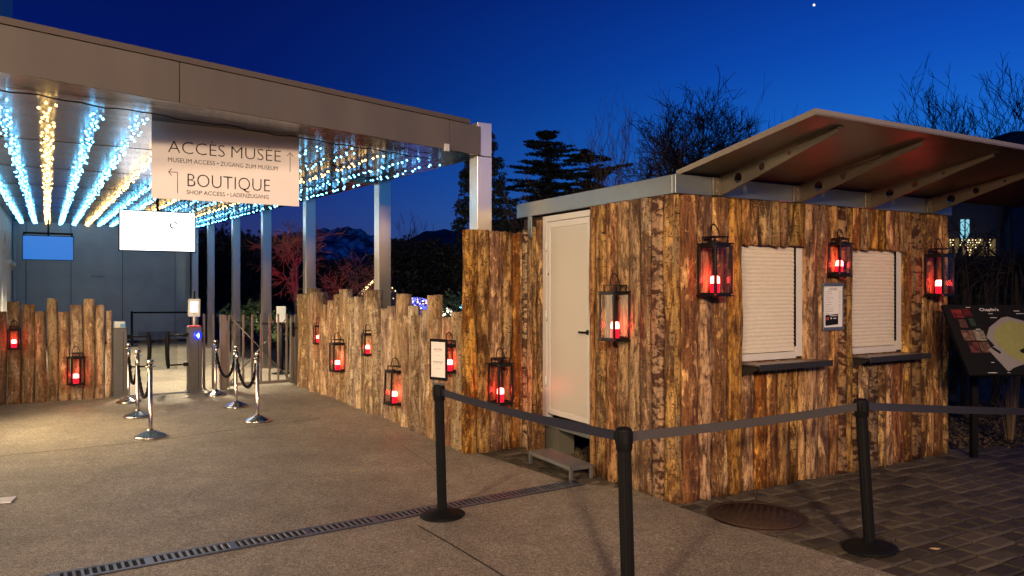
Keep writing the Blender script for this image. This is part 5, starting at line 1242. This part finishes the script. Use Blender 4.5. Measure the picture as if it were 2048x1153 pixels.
# building on the right with lit windows and strings of lights
def right_building():
    p = Vector((15.2, 26, -.07)); t = thing('garden_building', 'dim plastered building with a dark roof, a blue lit window and a lit gallery', 'building', p)
    obj('wall', MB().box(-1.2, 6, 0, 6, 0, 6.2), M['facade'], t)
    obj('roof', MB().prism([(-1.2, -.6, 6.2), (7, -.6, 6.2), (7, 3, 6.6), (-.2, 3, 6.8)], (0, 0, .25)).prism([(.6, -1, 5.9), (7, -1, 5.9), (7, -1, 7.0), (1.5, -1, 7.0)], (0, 4, 0)), M['slate'], t)
    def wx(px_, Y=26): return (px_-CX)/FPX*Y-p.x
    def wz(py, Y=26): return zat(py, Y)+.07
    w = obj('window', MB().box(wx(1921), wx(1938), -.02, -.002, wz(487), wz(440)), M['win_blue'], t)
    obj('frame', MB().box(wx(1929)-.02, wx(1929)+.02, -.04, -.021, wz(487), wz(440)), M['slate'], w)
    for a, b in ((1893, 1905), (1908, 1921), (1921, 1950), (1953, 1975), (1978, 1992)):
        w = obj('window', MB().box(wx(a), wx(b)-.03, -.02, -.002, wz(513), wz(478)), M['win_warm'], t)
        obj('frame', MB().box(wx(a)-.06, wx(a)-.01, -.05, -.0, wz(516), wz(476)), M['slate'], w)
    obj('door_shade', MB().box(wx(2022), wx(2060), -.05, -.003, 0, 5.4), M['slate'], t)
    q = Vector((p.x, p.y-.6, 0)); s = thing('icicle_lights', 'short hanging rows of white icicle lights across the lit gallery', 'lights', (p.x, p.y-.6, 0)); m = MB(); wv = MB(); rnd = random.Random(12)
    x = wx(1893, 25.4)
    while x < wx(1980, 25.4):
        n = rnd.randint(2, 8); z = wz(481, 25.4)-.07
        if rnd.random() < .7:
            wv.tube([(x, 0, z+.03), (x, 0, z-n*.075)], .004, 3)
            for k in range(n): star(m, Vector((x+rnd.uniform(-.02, .04), 0, z-k*.085)), .030, Matrix.Identity(3))
        x += rnd.uniform(.07, .14)
    wv.tube([(wx(1893, 25.4), 0, z+.03), (x, 0, z+.03)], .006, 4)
    obj('wire', wv, M['wire'], s, fix=False); o = obj('bulbs', m, M['led_gold'], s, fix=False); o['kind'] = 'stuff'
right_building()
# weeping twigs before the building and grass plume
def weeping():
    rnd = random.Random(14)
    for px_, Y, lab, n in ((1925, 10.5, 'hanging bare twigs of a weeping shrub right of the kiosk', 90), (2030, 10.0, 'hanging bare twigs of a weeping shrub at the right edge', 90)):
        b = base(px_, Y); t = thing('weeping_shrub', lab, 'shrub', b, 0, 'weeping shrubs behind the info board'); m = MB(); tr = MB(); hh = zat(515, Y)
        tr.tube([(0, 0, 0), (.05, 0, hh*.6), (0, 0, hh)], [.05, .04, .03], 6, False)
        for k in range(n):
            a = rnd.random()*6.28; r = rnd.uniform(.2, .95); h0 = hh*rnd.uniform(.9, 1.12)
            m.tube([(0, 0, hh*.95), (r*.5*math.cos(a), r*.5*math.sin(a), h0), (r*math.cos(a), r*math.sin(a), h0*.85), (r*1.05*math.cos(a)+rnd.gauss(0, .05), r*1.05*math.sin(a), h0*.5), (r*1.05*math.cos(a)+rnd.gauss(0, .08), r*math.sin(a), h0*rnd.uniform(.1, .35))], [.012, .008, .006, .004, .003], 3, False)
        obj('trunk', tr, M['bark'], t, fix=False); obj('twigs', m, M['bark'], t, fix=False)
    b = base(2020, 8.6); t = thing('grass_tuft', 'upright tuft of dry grass under the info board', 'grass tuft', b); m = MB()
    for k in range(60):
        a = rnd.random()*6.28; r = rnd.uniform(.02, .16); m.tube([(r*.2*math.cos(a), r*.2*math.sin(a), 0), (r*.6*math.cos(a), r*.6*math.sin(a), .4), (r*math.cos(a), r*math.sin(a), rnd.uniform(.5, .85))], [.004, .003, .001], 3, False)
    obj('blades', m, M['grassy'], t, fix=False)
weeping()
# ------------------------------------------------------------------ mountains, far hill, evening star
def ridge(name, prof, Y, depth, mat, seed):
    rnd = random.Random(seed); cols_ = []; X = []
    px0, px1 = prof[0][0], prof[-1][0]; n = 90
    def hy(px_):
        for (a, ya), (b, yb) in zip(prof, prof[1:]):
            if a <= px_ <= b: return ya+(yb-ya)*(px_-a)/(b-a)
        return prof[-1][1]
    rows = 9; vs = []
    for j in range(rows):
        f = j/(rows-1)
        for i in range(n+1):
            px_ = px0+(px1-px0)*i/n; z = zat(hy(px_)+rnd.uniform(-1.6, 1.6), Y); s = math.sin(i*.35)*.5+math.sin(i*.93+1)*.3
            g = 1-abs(f-.6)/.6 if f < .6 else 1-(f-.6)/.4
            vs.append(((px_-CX)/FPX*Y+rnd.uniform(-3, 3)*(Y/900), Y+(f-.6)*depth+s*depth*.04*(f != .6), z*g+rnd.uniform(-.03, .03)*z*(0 < g < 1)-1))
    m = MB(); m.add(vs, [(j*(n+1)+i, j*(n+1)+i+1, (j+1)*(n+1)+i+1, (j+1)*(n+1)+i) for j in range(rows-1) for i in range(n)], 0, False)
    tag(obj(name, m, mat, fix=False), kind='structure')
ridge('mountain_range', [(380, 500), (480, 478), (560, 462), (620, 455), (640, 449), (660, 453), (672, 444), (680, 450), (690, 445), (700, 450), (706, 443), (716, 451), (725, 456), (745, 462), (800, 473), (900, 500), (1000, 520)], 1700, 900, M['mount'], 1)
ridge('far_hill', [(560, 560), (700, 540), (800, 478), (832, 465), (848, 451), (862, 449), (885, 452), (930, 449), (1000, 455), (1100, 470), (1400, 500), (1800, 520), (2300, 540)], 1100, 500, M['hill'], 2)
p = at(1628, 11, 700); o = obj('evening_star', MB().lathe([(0, -1.0), (.7, -.7), (1.0, 0), (.7, .7), (0, 1.0)], 8), pmat('star_light', (1, 1, 1), .5, emis=(1, 1, .95), estr=3)); o.location = p; tag(o, 'single bright evening star high in the dusk sky', 'star', kind='structure')
